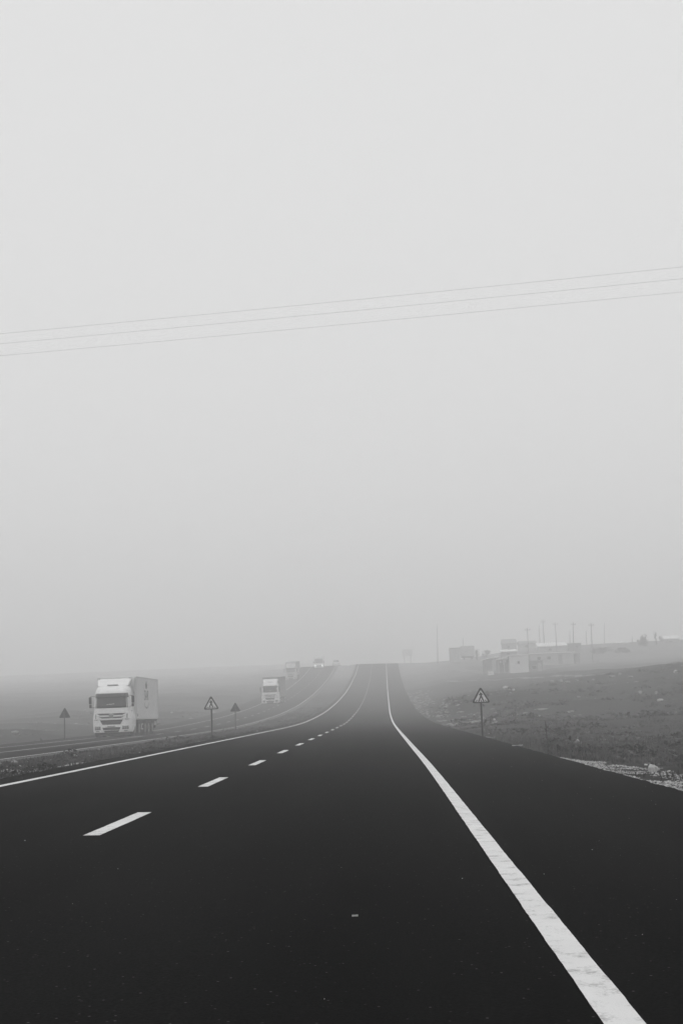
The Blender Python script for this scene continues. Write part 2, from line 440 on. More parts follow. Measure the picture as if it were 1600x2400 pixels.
YF = rows(-60, 1100, [(-60,0,2),(0,16,.05),(16,30,.12),(30,60,.5),(60,120,2),(120,430,3),(430,600,10),(600,1100,40)])
tag(strip('road', x_medr, x_edge, near_z, M['asphalt'], skirt=0.25, ys=YF, jag=0.05, seg=4), 'new dark asphalt carriageway climbing into the fog', kind='structure')
tag(strip('opposite_road', x_oppedge, lambda y: x_oppin(y)+.28, opp_z, M['old_asphalt'], skirt=0.25, jag=0.04, seg=3), 'older grey carriageway beyond the median', kind='structure')
tag(strip('gravel_strip', lambda y: x_oppin(y)+.285, lambda y: x_medl(y)+.03, opp_z, M['strip'], lift=-.004, skirt=0.25, jag=0.0), 'pale gravel strip between the opposite road and the median', kind='structure')
tag(strip('edge_line', lambda y: x_right(y)-.07, lambda y: x_right(y)+.07, near_z, M['paint'], lift=.004, ys=YF, jag=.0035), 'solid white edge line between lane and shoulder', kind='structure')
tag(strip('edge_line', lambda y: x_left(y)-.075, lambda y: x_left(y)+.075, near_z, M['paint'], lift=.004, ys=YF, jag=.006), 'solid white edge line beside the median', kind='structure')
tag(strip('edge_line', lambda y: x_oppin(y)-.07, lambda y: x_oppin(y)+.07, opp_z, M['paint_old'], lift=.004), 'worn white edge line of the opposite road next to the median', kind='structure')
tag(strip('edge_line', lambda y: x_oppout(y)-.07, lambda y: x_oppout(y)+.07, opp_z, M['paint_old'], lift=.004), 'worn white edge line on the far side of the opposite road', kind='structure')
tag(strip('lane_line', lambda y: x_oppdash(y)-.06, lambda y: x_oppdash(y)+.06, opp_z, M['paint_old'], lift=.004, ys=[float(k) for k in range(-40, 92, 2)]), 'worn unbroken lane line on the opposite road before the crossing', kind='structure')
def dash(y0, ln, xf, w, zf, mt, lab):
    n = 40 if y0 < 60 else 6; ys = [y0+ln*k/n for k in range(n+1)]
    tag(strip('lane_dash', lambda y: xf(y)-w, lambda y: xf(y)+w, zf, mt, lift=.004, ys=ys, jag=.004), lab, kind='structure')
for k in range(-1, 48):
    dash(14.2+8.2*k-1.4, 2.9, x_dash, .075, near_z, M['paint'], 'white dash of the lane line')
for k in range(0, 36):
    dash(95+8.2*k, 3.0, x_oppdash, .07, opp_z, M['paint_old'], 'worn dash of the opposite lane line')

# pale dirt tracks on the hillside
def track(pts, w, lab):
    P = [drop(*p) for p in pts]; s = MB(); vs = []
    fine = []
    for a, b in zip(P[:-1], P[1:]):
        n = max(2, int((b-a).length/1.0)); fine += [a.lerp(b, k/n) for k in range(n)]
    fine.append(P[-1])
    for i, p in enumerate(fine):
        d = fine[min(i+1, len(fine)-1)]-fine[max(0, i-1)]; d.z = 0; d.normalize(); q = Vector((-d.y, d.x, 0))
        ww = w*(1+.5*noise.noise(p*.4))
        for t in (-1, -.33, .33, 1):
            c = p+q*ww*t; vs.append((c.x, c.y, ground_z(c.x, c.y)+.03+.05*(1-abs(t))))
    s.add(vs, [(i*4+j, i*4+j+1, i*4+j+5, i*4+j+4) for i in range(len(fine)-1) for j in range(3)], True)
    tag(s.build('dirt_track', M['track'], fixn=False), lab, kind='structure')
track([(1050,1597),(1150,1594),(1230,1589),(1330,1584),(1420,1580)], .55, 'thin pale track below the huts')
track([(1060,1568),(1130,1578),(1200,1579),(1260,1571),(1345,1558),(1400,1553)], 1.0, 'pale yard in front of the huts')

# ------------------------------------------------------------------ loose stones, gravel, grass (uncountable)
def stones(name, lab, n, pick, smin, smax, mt, flat=.6, power=3):
    s = MB()
    base = bmesh.new(); bmesh.ops.create_icosphere(base, subdivisions=1, radius=1)
    bv = [v.co.copy() for v in base.verts]; base.verts.index_update(); bf = [[v.index for v in f.verts] for f in base.faces]; base.free()
    for _ in range(n):
        p = pick()
        if p is None: continue
        r = smin+(smax-smin)*random.random()**power
        a = random.random()*6.28; ca, sa = math.cos(a), math.sin(a)
        sx, sy, sz = r*random.uniform(.7, 1.3), r*random.uniform(.7, 1.3), r*flat*random.uniform(.6, 1.2)
        vs = []
        for v in bv:
            k = random.uniform(.75, 1.2); x, y, z = v.x*sx*k, v.y*sy*k, v.z*sz*k
            vs.append((p[0]+x*ca-y*sa, p[1]+x*sa+y*ca, p[2]+z+sz*.3))
        s.add(vs, bf)
    o = s.build(name, mt, fixn=False); tag(o, lab, name.replace('_', ' '), kind='stuff'); return o
def pick_verge():
    y = 7+26.5*random.random(); t = random.random()**1.5*1.1
    w = .75+.7*max(0, fbm(y, 2, .35)+.3)
    if y < 13 and random.random() > (y-6)/7: return None
    if y > 29: w *= (33.5-y)/4.5
    x = x_edge(y)+.02+t*w*1.3
    if x-x_edge(y) > .25 and fbm(x, y, 1.1) < -.28+.35*random.random(): return None
    return (x, y, ground_z(max(x, x_edge(y)+.001), y))
stones('gravel', 'pale loose gravel along the edge of the hard shoulder', 13500, pick_verge, .006, .024, M['gravel'], power=2)
def pick_median():
    y = random.uniform(23, 37); x = x_medr(y)-.7-abs(random.gauss(0, 1.0))
    if x < x_medl(y)+.4: return None
    if fbm(x, y, .5) < -.15: return None
    return (x, y, ground_z(x, y))
stones('gravel', 'patch of pale gravel in the grassy median at the near left', 5000, pick_median, .007, .028, M['gravel'], power=2)
def pick_rubble():
    y = random.uniform(88, 240); x = x_edge(y)+.15+abs(random.gauss(0, 1.5))
    if fbm(x*2.5, y*.5, .3) < .02: return None
    return (x, y, ground_z(x, y))
stones('rubble', 'pale rubble strewn along the road bank on the climb', 1100, pick_rubble, .05, .28, M['stone_dull'], flat=.35)
def pick_field():
    y = random.uniform(40, 260)
    x = x_edge(y)+2+random.random()**1.4*(.28*y)
    if fbm(x, y, .08) < -.12+.2*random.random(): return None
    return (x, y, ground_z(x, y))
stones('scattered_stones', 'small pale stones scattered over the rising field', 1500, pick_field, .03, .20, M['stone_dull'], flat=.5, power=4)
def pick_left():
    y = random.uniform(55, 220); x = x_oppedge(y)-1-random.random()*0.25*y
    if fbm(x, y, .1) < 0: return None
    return (x, y, ground_z(x, y))
stones('scattered_stones', 'pale stones in the rough ground beyond the opposite road', 700, pick_left, .06, .4, M['stone_dull'], flat=.5, power=3)
def pick_med2():
    y = random.uniform(35, 260); x = random.uniform(x_medl(y)+.1, x_medr(y)-.1)
    if fbm(x, y, .12) < .1: return None
    return (x, y, ground_z(x, y))
stones('scattered_stones', 'stones and pale clods along the grassy median', 900, pick_med2, .02, .11, M['stone_dull'], flat=.5, power=3)
def pick_grit():
    y = 3.5+46*random.random()**1.3; x = random.uniform(1.1, 3.6) if random.random() < .75 else random.uniform(-5.5, 1)
    return (x, y, near_z(x, y)+.001)
stones('grit', 'tiny pale grit scattered on the asphalt', 170, pick_grit, .002, .006, M['gravel'])

def grass(name, lab, n, pick, h0, h1, mt, spread=.12, blades=9, wid=.008):
    s = MB()
    for _ in range(n):
        p = pick()
        if p is None: continue
        h = random.uniform(h0, h1)
        for _b in range(blades):
            a = random.random()*6.28; bx = p[0]+random.gauss(0, spread); by = p[1]+random.gauss(0, spread)
            hh = h*random.uniform(.5, 1.1); ln = hh*random.uniform(.1, .6); w = wid*random.uniform(.7, 1.5)
            dx, dy = math.cos(a), math.sin(a); b0 = len(s.v)
            s.v += [(bx-dy*w, by+dx*w, p[2]-.02), (bx+dy*w, by-dx*w, p[2]-.02),
                    (bx+dx*ln*.35+dy*w*.7, by+dy*ln*.35-dx*w*.7, p[2]+hh*.65), (bx+dx*ln*.35-dy*w*.7, by+dy*ln*.35+dx*w*.7, p[2]+hh*.65),
                    (bx+dx*ln, by+dy*ln, p[2]+hh)]
            s.f += [(b0, b0+1, b0+2, b0+3), (b0+3, b0+2, b0+4)]; s.sm += [False]*2
    o = s.build(name, mt, fixn=False); tag(o, lab, 'grass', kind='stuff'); return o
def pick_gr():
    y = 16+70*random.random(); x = x_edge(y)+.5+random.random()**1.2*(2.5+.17*y)
    if fbm(x, y, .3) < -.05: return None
    if y < 33.5 and x-x_edge(y) < 2.3 and random.random() < .95: return None
    return (x, y, ground_z(x, y))
grass('verge_grass', 'dark rough grass along the right verge', 5200, pick_gr, .03, .13, M['grass'], spread=.22, wid=.014)
def pick_gt():
    y = random.uniform(33, 62); x = x_edge(y)+.3+abs(random.gauss(0, 1.3))
    return (x, y, ground_z(x, y))
grass('tall_grass', 'taller dry grass beside the shoulder near the right sign', 320, pick_gt, .10, .38, M['drygrass'], blades=7, wid=.007)
def pick_gm():
    y = 18+150*random.random()**1.3; x = random.uniform(x_medl(y)+.1, x_medr(y)-.1)
    if 24 < y < 38 and x > x_medr(y)-2.0 and random.random() < .8: return None
    return (x, y, ground_z(x, y))
grass('median_grass', 'dark tufted grass growing on the median', 3600, pick_gm, .03, .11, M['grass'], spread=.25, wid=.016)

def scrub(name, lab, n, pick, r0, r1, mt):
    s = MB(); rnd = random.Random(len(lab))
    for _ in range(n):
        p = pick()
        if p is None: continue
        r = r0+(r1-r0)*rnd.random()**2; h = r*rnd.uniform(.25, .6)
        for _q in range(26):
            a = rnd.random()*6.28; d = r*math.sqrt(rnd.random()); z = h*(1-(d/r)**2)*rnd.uniform(.2, 1.1)
            c = Vector((p[0]+d*math.cos(a), p[1]+d*math.sin(a), p[2]+z)); l = r*rnd.uniform(.12, .3)
            e = Euler((rnd.uniform(-.9, .9), rnd.uniform(-.9, .9), rnd.uniform(0, 6))).to_matrix()
            s.add([c+e @ Vector(v)*l for v in ((-1, 0, 0), (0, -.45, .1), (1, 0, 0), (0, .45, .1))], [(0, 1, 2, 3)])
    o = s.build(name, mt, fixn=False); tag(o, lab, 'scrub', kind='stuff')
def pick_sc():
    y = 20+130*random.random()**1.5; x = x_edge(y)+1.0+random.random()**1.1*(.26*y)
    if fbm(x, y, .16) < .02: return None
    if y < 34 and x-x_edge(y) < 2.6: return None
    return (x, y, ground_z(x, y))
scrub('low_scrub', 'low dark scrub in patches over the right field', 2000, pick_sc, .12, .70, M['scrub'])
def pick_tu():
    y = 24+170*random.random()**1.3; x = x_edge(y)+1.0+random.random()**1.1*(.27*y)
    if fbm(x+40, y, .13) < -.02: return None
    if y < 34 and x-x_edge(y) < 2.6: return None
    return (x, y, ground_z(x, y))
scrub('bleached_tussocks', 'bleached grass tussocks scattered over the right field', 2000, pick_tu, .08, .45, M['tussock'])
def pick_sm():
    y = 18+170*random.random()**1.3; x = random.uniform(x_medl(y)+.2, x_medr(y)-.15)
    if fbm(x, y, .25) < .0: return None
    return (x, y, ground_z(x, y))
scrub('low_scrub', 'low dark scrub in uneven clumps on the median', 900, pick_sm, .08, .42, M['scrub'])
def pick_sl():
    y = 60+160*random.random(); x = x_oppedge(y)-.5-random.random()*.22*y
    if fbm(x, y, .12) < .05: return None
    return (x, y, ground_z(x, y))
scrub('low_scrub', 'low scrub in the rough ground beyond the opposite road', 700, pick_sl, .15, .8, M['drygrass'])

# ------------------------------------------------------------------ single rocks, shrubs, weeds, litter
def rock_thing(px, py, wpx, hpx, lab, grp, mt='stone', nm='rock'):
    p = drop(px, py); k = p.y/FPX
    s = MB(); w, h = wpx*k/2, hpx*k
    s.rock((0, 0, h*.35), (w, w*.8, h*.62), sub=2, seed=px*.013+py*.07)
    o = s.build(nm, M[mt]); o.location = p-Vector((0, 0, .03)); tag(o, lab, 'rock', grp)
rg = 'rocks lying in the field'
rock_thing(1530, 1808, 23, 20, 'pale rounded boulder in the grass just behind the near gravel at the right', rg)
rock_thing(1513, 1794, 8, 7, 'small pale rock behind and left of the rounded boulder', rg)
rock_thing(1354, 1743, 18, 9, 'low dull rock in the grass right of the tall weed stalk', rg, 'stone_dull')
rock_thing(1353, 1738, 6, 8, 'upright pale stone standing behind the low dull rock', rg)
rock_thing(1184, 1613, 12, 6, 'flat pale slab high in the field behind the pedestrian sign', rg)
rock_thing(1203, 1618, 7, 5, 'small pale block right of the flat slab behind the sign', rg)
rock_thing(1500, 1625, 13, 8, 'pale boulder in the upper field, left one of a pair', rg, 'stone_dull')
rock_thing(1538, 1627, 12, 7, 'pale boulder in the upper field, right one of a pair', rg, 'stone_dull')
rock_thing(1546, 1642, 16, 6, 'long pale stone below the pair of boulders in the upper field', rg)
rock_thing(1582, 1577, 9, 8, 'pale boulder near the top right end of the field', rg)
rock_thing(1270, 1663, 32, 4, 'long flat pale outcrop in the middle of the field', rg, 'stone_dull')
rock_thing(1338, 1668, 18, 4, 'short flat outcrop right of the long one in the field', rg, 'stone_dull')
rock_thing(1158, 1688, 6, 6, 'round pale stone right of the pedestrian sign post', rg)
rock_thing(1111, 1676, 5, 3, 'small pale stone left of the pedestrian sign post', rg)
# rubble heap at the far edge of the field
for i, (px, py, w, h) in enumerate([(1292,1600,16,9),(1312,1599,13,10),(1330,1601,18,8),(1352,1597,14,7),(1388,1595,10,6),(1433,1588,14,7),(1452,1583,9,9),(1478,1588,12,6)]):
    p = drop(px, py); k = p.y/FPX; s = MB()
    for q in range(5):
        s.rock((random.gauss(0, w*k*.16), random.gauss(0, w*k*.16), h*k*.25), (w*k*.30, w*k*.26, h*k*.42), sub=1, seed=i*7.3+q)
    o = s.build('stone_heap', M['stone_dull']); o.location = p
    tag(o, ['heap of stones at the far edge of the field, leftmost below the huts', 'heap of stones at the field edge, second from the left', 'broad heap of stones at the field edge, third from the left', 'heap of stones at the field edge below the long low building', 'smallest heap of stones, below the front utility pole', 'heap of stones right of the front utility pole', 'tall narrow heap of stones at the field edge', 'rightmost heap of stones at the far field edge'][i], 'stone heap', 'stone heaps at the field edge')

def leaf_mass(s, c, rad, n, size, seed=0):
    rnd = random.Random(seed)
    for _ in range(n):
        while True:
            v = Vector((rnd.uniform(-1, 1), rnd.uniform(-1, 1), rnd.uniform(-1, 1)))
            if v.length < 1 and v.length > .25 and noise.noise(v*2.3+Vector((seed, 0, 0))) > -.25: break
        p = Vector(c)+Vector((v.x*rad[0], v.y*rad[1], v.z*rad[2]))
        e = Euler((rnd.uniform(0, 6), rnd.uniform(0, 6), rnd.uniform(0, 6))).to_matrix()
        r = size*rnd.uniform(.6, 1.3)
        s.add([p+e @ Vector(q)*r for q in ((-1, 0, 0), (0, -.5, .1), (1, 0, 0), (0, .5, .1))], [(0, 1, 2, 3)])
def shrub(px, py, wpx, hpx, lab, n=420, nm='shrub', cat='shrub', grp='dark shrubs'):
    p = drop(px, py); k = p.y/FPX; w, h = wpx*k/2, hpx*k
    e = empty(nm, p); tag(e, lab, cat, grp)
    s = MB(); leaf_mass(s, (0, 0, h*.52), (w, w*.8, h*.55), n, h*.085, px); s.build('foliage', M['leaf'], e, fixn=False)
    s = MB()
    for q in range(6):
        a = q*1.05; s.tube([(0, 0, -.05), (math.cos(a)*w*.3, math.sin(a)*w*.3, h*.35), (math.cos(a)*w*.6, math.sin(a)*w*.6, h*.8)], h*.02, h*.006, 5)
    s.build('stems', M['bark'], e)
shrub(1413, 1776, 26, 17, 'dark low shrub in the near field above the gravel')
shrub(1470, 1772, 16, 16, 'small upright dark shrub right of the low one in the near field')
shrub(1506, 1731, 22, 9, 'dark flat bush on the rise in the right field')
shrub(1375, 1748, 26, 12, 'dark patchy bush behind the dull rock')
shrub(1590, 1757, 30, 10, 'dark bush at the right end of the near field')
shrub(1552, 1792, 34, 30, 'thin dark brush behind the rounded boulder', n=260)

# tall weed stalk by the verge
p = drop(1285, 1768); k = p.y/FPX
e = empty('weed', p); tag(e, 'tall thin dry weed stalk standing alone at the right verge', 'weed')
H_ = 78*k; s = MB(); s.tube([(0, 0, -.05), (-.02, 0, H_*.4), (-.03, .01, H_*.8), (-.05, 0, H_)], .016, .006, 6)
for q in range(7):
    z = H_*(.35+.08*q); a = q*2.4; s.tube([(-.02, 0, z), (math.cos(a)*.07, math.sin(a)*.07, z+.10)], .005, .002, 4)
s.build('stem', M['bark'], e)
s = MB(); leaf_mass(s, (-.03, 0, H_*.25), (.12, .12, H_*.22), 60, .05, 5); s.build('leaves', M['leaf'], e, fixn=False)

def litter(px, py, wpx, lab, hgt=.4):
    p = drop(px, py); k = p.y/FPX; w = wpx*k/2; s = MB()
    n = 4; vs = []
    for i in range(n+1):
        for j in range(n+1):
            vs.append(((i/n-.5)*2*w, (j/n-.5)*2*w, .006+hgt*w*abs(noise.noise(Vector((i*.7+px, j*.8, py))))*2))
    s.add(vs, [(i*(n+1)+j, i*(n+1)+j+1, (i+1)*(n+1)+j+1, (i+1)*(n+1)+j) for i in range(n) for j in range(n)])
    s.add([(x, y, z+.004) for x, y, z in vs], [(i*(n+1)+j, (i+1)*(n+1)+j, (i+1)*(n+1)+j+1, i*(n+1)+j+1) for i in range(n) for j in range(n)])
    o = s.build('litter', M['litter'], fixn=False); o.location = p+Vector((0, 0, .006)); tag(o, lab, 'litter', 'bits of white litter')
litter(832, 2156, 14, 'white scrap lying on the dark lane near the camera', .15)
litter(1250, 1720, 8, 'white scrap in the verge grass, the right one of two')
litter(1220, 1721, 8, 'white scrap in the verge grass, the left one of two')
litter(1145, 1721, 9, 'white scrap beside the foot of the right sign post')
litter(1149, 1730, 20, 'larger crumpled white sheet at the foot of the right sign', .25)
litter(1212, 1749, 24, 'crumpled white sheet on the shoulder edge right of the sign', .2)
litter(1435, 1729, 6, 'tiny white scrap out in the near right field')
litter(1387, 1761, 5, 'tiny white scrap just left of the low shrub')

# ------------------------------------------------------------------ warning signs
def make_sign(side, height, face=True):
    r = empty('warning_sign', (0, 0, 0))
    def tri(sc, zc):
        a = side/2*sc; h = side*.866*sc; rr = .07*side*sc; pts = []
        C3 = [(0, h*2/3), (-a, -h/3), (a, -h/3)]
        for k, (cx, cz) in enumerate(C3):
            L_ = math.hypot(cx, cz); ix, iz = cx*(1-2*rr/L_), cz*(1-2*rr/L_)
            base = math.atan2(cz, cx)
            for t in (-60, -30, 0, 30, 60): pts.append((ix+rr*math.cos(base+R(t)), zc+iz+rr*math.sin(base+R(t))))
        return pts
    zc = height-side*.866*2/3
    s = MB(); s.prism(tri(1, zc), 'y', -.012, .012); s.build('border', M['border'] if face else M['signback'], r)
    s = MB(); s.tube([(0, .055, -.3), (0, .055, height-side*.25)], .038, .038, 10); s.build('post', M['post'], r)
    for z in (zc-side*.12, zc+side*.15):
        s = MB(); s.box(-.09, .09, .0125, .034, z-.02, z+.02); s.build('bracket', M['signback'], r)
    if True:
        s = MB(); s.prism(tri(.74, zc-side*.012), 'y', -.016, -.0125); s.build('face', M['face'], r)
        pic = MB()
        u = side*.0105
        def bar(x0, z0, x1, z1, w0, w1=None):
            if w1 is None: w1 = w0
            dx, dz = x1-x0, z1-z0; L_ = math.hypot(dx, dz); nx, nz = -dz/L_, dx/L_
            pic.prism([((x0+nx*w0)*u, zc+(z0+nz*w0)*u), ((x0-nx*w0)*u, zc+(z0-nz*w0)*u), ((x1-nx*w1)*u, zc+(z1-nz*w1)*u), ((x1+nx*w1)*u, zc+(z1+nz*w1)*u)], 'y', -.0195, -.0165)
        pic.prism([((-1+2.6*math.cos(t*math.pi/5))*u, zc+(26+2.9*math.sin(t*math.pi/5))*u) for t in range(10)], 'y', -.0195, -.0165)
        bar(-.2, 22.5, .2, 6, 5.2, 3.6)          # trunk
        bar(-2, 21, -9.5, 12, 2.8, 2.0)          # arms
        bar(2, 21, 9, 12.5, 2.8, 2.0)
        bar(0, 8, -13, -20.5, 3.4, 3.0)            # legs
        bar(0.6, 8, 13.5, -20.5, 3.4, 3.0)
        bar(-20, -11.5, -25.5, -20.5, 2.0, 2.8)      # zebra bars
        bar(.2, -11.5, .2, -20.5, 1.3, 3.0)
        bar(20, -11.5, 25.5, -20.5, 2.0, 2.8)
        pic.build('pictogram', M['black'], r)
    return r
sg = make_sign(.78, 2.05)
p = drop(497, 1731); p.z = ground_z(p.x, p.y); sg.location = p; sg.rotation_euler = (0, 0, R(-2))
top = at(495, 1622, p.y)
tag(sg, 'triangular pedestrian crossing sign on a post in the median, nearest left', 'road sign', 'triangular warning signs')
def sign_copy(px, py, rz, lab, sc=1.0, dz=0):
    c = copy_tree(sg); p = drop(px, py); p.z += dz; c.location = p; c.rotation_euler = (0, 0, R(rz)); c.scale = (sc,)*3
    tag(c, lab); return p
sign_copy(1131, 1727, 3, 'triangular pedestrian crossing sign on a post at the right edge of the shoulder', .92)
sign_copy(553, 1713, 180, 'grey back of a triangular sign in the median behind the nearest left sign', .97)
sign_copy(153, 1734, 176, 'grey back of a triangular sign at the far roadside left of the big truck', .97)
for o in list(COL.objects):      # the two turned signs show plain grey backs
    pass

# ------------------------------------------------------------------ trucks
def front_y(x, z):
    """how far back the cab front lies at x, z"""
    y = 0.0
    if z > 1.80: y += (z-1.80)*.13
    if z > 2.74: y += ((z-2.74)**2)*1.25
    a = abs(x); w = half_w(z); k = a/w
    if k > .66: y += ((k-.66)/.34)**2.2*.42
    if z < .45: y += (.45-z)*.25
    return y
half_w = lin([(.2,1.20),(.5,1.25),(1.25,1.25),(1.45,1.20),(1.85,1.17),(2.7,1.12),(3.0,1.08),(3.22,.98)])
def front_patch(s, z0, z1, xa0, xb0, xa1, xb1, off=.012, nx=14, nz=5, thick=.02):
    vs = []; n = nx+1
    for lay in (off, off-thick):
        for j in range(nz+1):
            t = j/nz; z = z0+(z1-z0)*t; a = xa0+(xa1-xa0)*t; b = xb0+(xb1-xb0)*t
            for i in range(n):
                x = a+(b-a)*i/nx; vs.append((x, front_y(x, z)-lay, z))
    fs = []; k = n*(nz+1)
    for j in range(nz):
        for i in range(nx):
            q = (j*n+i, j*n+i+1, (j+1)*n+i+1, (j+1)*n+i)
            fs += [q, tuple(k+c for c in q[::-1])]
    rim = [i for i in range(n)]+[j*n+n-1 for j in range(1, nz+1)]+[nz*n+i for i in range(n-2, -1, -1)]+[j*n for j in range(nz-1, 0, -1)]
    fs += [(rim[i], rim[(i+1) % len(rim)], k+rim[(i+1) % len(rim)], k+rim[i])[::-1] for i in range(len(rim))]
    s.add(vs, fs, True); return s

def text_mesh(s, body, cx, z0, z1, width, x, th=.006):
    """letters on the +x side of a box, reading toward +y"""
    cu = bpy.data.curves.new('letters', 'FONT'); cu.body = body; cu.size = 1; cu.align_x = 'CENTER'
    ob = bpy.data.objects.new('letters', cu); COL.objects.link(ob)
    bpy.context.view_layer.update()
    me = bpy.data.meshes.new_from_object(ob.evaluated_get(bpy.context.evaluated_depsgraph_get()))
    xs = [v.co.x for v in me.vertices]; ys = [v.co.y for v in me.vertices]
    sx = width/(max(xs)-min(xs)); sz = (z1-z0)/(max(ys)-min(ys)); y0 = min(ys); mx = (max(xs)+min(xs))/2
    for dx in (0, th):
        s.add([(x+dx, cx+(v.co.x-mx)*sx, z0+(v.co.y-y0)*sz) for v in me.vertices], [tuple(pl.vertices) for pl in me.polygons])
    bpy.data.objects.remove(ob); bpy.data.meshes.remove(me); bpy.data.curves.remove(cu)

def make_truck(semi=False):
    r = empty('truck', (0, 0, 0))
    # cab shell
    zs = [.30,.34,.45,.70,1.0,1.25,1.35,1.45,1.65,1.85,2.2,2.5,2.74,2.9,3.02,3.12,3.19,3.22]
    s = MB(); vs = []; NX = 24
    for z in zs:
        w = half_w(z)
        l = [(-w+2*w*i/NX, front_y(-w+2*w*i/NX, z), z) for i in range(NX+1)]
        l += [(w, 1.0, z), (w, 1.72, z), (-w, 1.72, z), (-w, 1.0, z)]
        vs.append(l)
    n = len(vs[0])
    fs = [(j*n+i, j*n+(i+1) % n, (j+1)*n+(i+1) % n, (j+1)*n+i) for j in range(len(zs)-1) for i in range(n)]
    fs += [tuple(range(n))[::-1], tuple((len(zs)-1)*n+i for i in range(n))]
    s.add([p for l in vs for p in l], fs, False)
    cab = s.build('cab', M['white'], r)
    for pl in cab.data.polygons: pl.use_smooth = len(pl.vertices) == 4 and abs(pl.normal.z) < .98
    front_patch(MB(), 1.84, 2.58, -1.03, 1.03, -.99, .99).build('windscreen', M['glass'], r)
    front_patch(MB(), 2.50, 2.76, -1.06, 1.06, -1.02, 1.02, off=.05, thick=.06).build('sun_visor', M['visor'], r)
    s = MB()
    for x0, x1, zz in ((-.28,-.20,2.03),(-.15,-.03,2.045),(0,.07,2.05),(.09,.20,2.06)):
        front_patch(s, zz, zz+.045, x0, x1, x0, x1, off=.018, nx=2, nz=1, thick=.004)
    s.build('windscreen_lettering', M['plate'], r)
    for q in (-.5, .35):
        s = MB(); z = 1.88; s.tube([(q, front_y(q, z)-.03, z), (q+.25, front_y(q+.25, z+.04)-.035, z+.05), (q+.55, front_y(q+.55, z+.1)-.03, z+.10)], .012, .008, 5)
        s.build('wiper', M['black'], r)
    for side in (-1, 1):
        s = MB(); w = half_w(2.2)+.004
        s.add([(side*w, .62, 1.95), (side*w, 1.42, 1.95), (side*(w-.035), 1.40, 2.62), (side*(w-.035), .72, 2.62)], [(0, 1, 2, 3)])
        s.add([(side*(w+.006), .62, 1.95), (side*(w+.006), 1.42, 1.95), (side*(w-.029), 1.40, 2.62), (side*(w-.029), .72, 2.62)], [(0, 1, 2, 3)])
        s.build('side_window', M['glass'], r)
    for side in (-1, 1):
        w = half_w(1.6)+.012; s = MB()
        s.box(min(side*w, side*(w-.02)), max(side*w, side*(w-.02)), .58, .72, 1.60, 1.66)
        s.build('door_handle', M['black'], r)
    # grille: upper two dark slits between silver bars, then the big trapezoid intake
    gr = front_patch(MB(), .80, 1.08, -.57, .57, -.72, .72)
    gr = gr.build('grille', M['black'], r)
    front_patch(MB(), 1.19, 1.27, -.60, .60, -.76, .76).build('grille_slit', M['black'], r); front_patch(MB(), 1.38, 1.50, -.70, .70, -.92, .92).build('grille_slit', M['black'], r)
    b = front_patch(MB(), 1.085, 1.185, -.76, .76, -.80, .80, off=.03, thick=.035)
    b.build('grille_bar', M['silver'], r)
    front_patch(MB(), 1.275, 1.375, -.78, .78, -.88, .88, off=.03, thick=.035).build('grille_bar', M['silver'], r)
    # round badge with a three-pointed star
    s = MB(); y = front_y(0, 1.34)-.035
    ring = [(math.cos(t*math.pi/16), math.sin(t*math.pi/16)) for t in range(32)]
    vs = [(c*.15, y, 1.34+d*.15) for c, d in ring]+[(c*.122, y-.012, 1.34+d*.122) for c, d in ring]+[(c*.15, y+.03, 1.34+d*.15) for c, d in ring]
    s.add(vs, [(i, (i+1) % 32, 32+(i+1) % 32, 32+i) for i in range(32)]+[(i, 64+i, 64+(i+1) % 32, (i+1) % 32) for i in range(32)], True)
    bd = s.build('badge', M['silver'], r)
    s = MB(); s.prism([(c*.121, 1.34+d*.121) for c, d in ring], 'y', y-.004, y+.02); s.build('badge_disc', M['black'], bd)
    s = MB()
    star = []
    for k in range(6):
        a = math.pi/2+k*math.pi/3; rr = .115 if k % 2 == 0 else .022; star.append((rr*math.cos(a), 1.34+rr*math.sin(a)))
    s.prism(star, 'y', y-.012, y-.005); s.build('badge_star', M['silver'], bd)
    # bumper details
    for q in ((.46, .62, -.52, .52, -.58, .58), (.31, .43, -.42, .42, -.50, .50)): front_patch(MB(), *q).build('bumper_intake', M['black'], r)
    pl = front_patch(MB(), .635, .745, -.27, .27, -.27, .27, off=.022, nx=6, nz=2).build('number_plate', M['plate'], r)
    for q in (-.22, -.17, -.09, -.04, .01, .09, .14, .19):
        s = MB(); front_patch(s, .655, .725, q-.014, q+.014, q-.014, q+.014, off=.027, nx=1, nz=1, thick=.004)
        s.build('plate_character', M['mark'], pl)
    for side in (-1, 1):
        a, b = sorted((side*.68, side*1.08))
        hl = front_patch(MB(), .48, .70, a, b, a, b, off=.014, nx=8, nz=3).build('headlight', M['lamp'], r)
        for q in (.76, .90, 1.01):
            s = MB(); a, b = sorted((side*(q-.022), side*(q+.022)))
            front_patch(s, .49, .69, a, b, a, b, off=.02, nx=2, nz=2, thick=.006)
            s.build('lamp_divider', M['black'], hl)
        a, b = sorted((side*.78, side*1.0))
        front_patch(MB(), .36, .42, a, b, a, b, off=.014, nx=4, nz=1).build('fog_lamp', M['lamp'], r)
        # corner air deflector slit and step
        s = MB(); a, b = sorted((side*.97, side*1.02)); front_patch(s, 1.18, 1.46, a, b, a, b, off=.016, nx=2, nz=3); s.build('corner_slit', M['visor'], r)
        s = MB(); a, b = sorted((side*.86, side*1.12)); front_patch(s, 1.09, 1.13, a, b, a, b, off=.014, nx=4, nz=1); s.build('panel_seam', M['visor'], r)
        # mirrors
        s = MB(); s.box(min(side*1.27, side*1.42), max(side*1.27, side*1.42), .10, .20, 1.88, 2.09, bev=.03); s.build('mirror', M['black'], r)
        s = MB(); s.box(min(side*1.27, side*1.44), max(side*1.27, side*1.44), .10, .20, 2.12, 2.56, bev=.03); mi = s.build('mirror', M['black'], r)
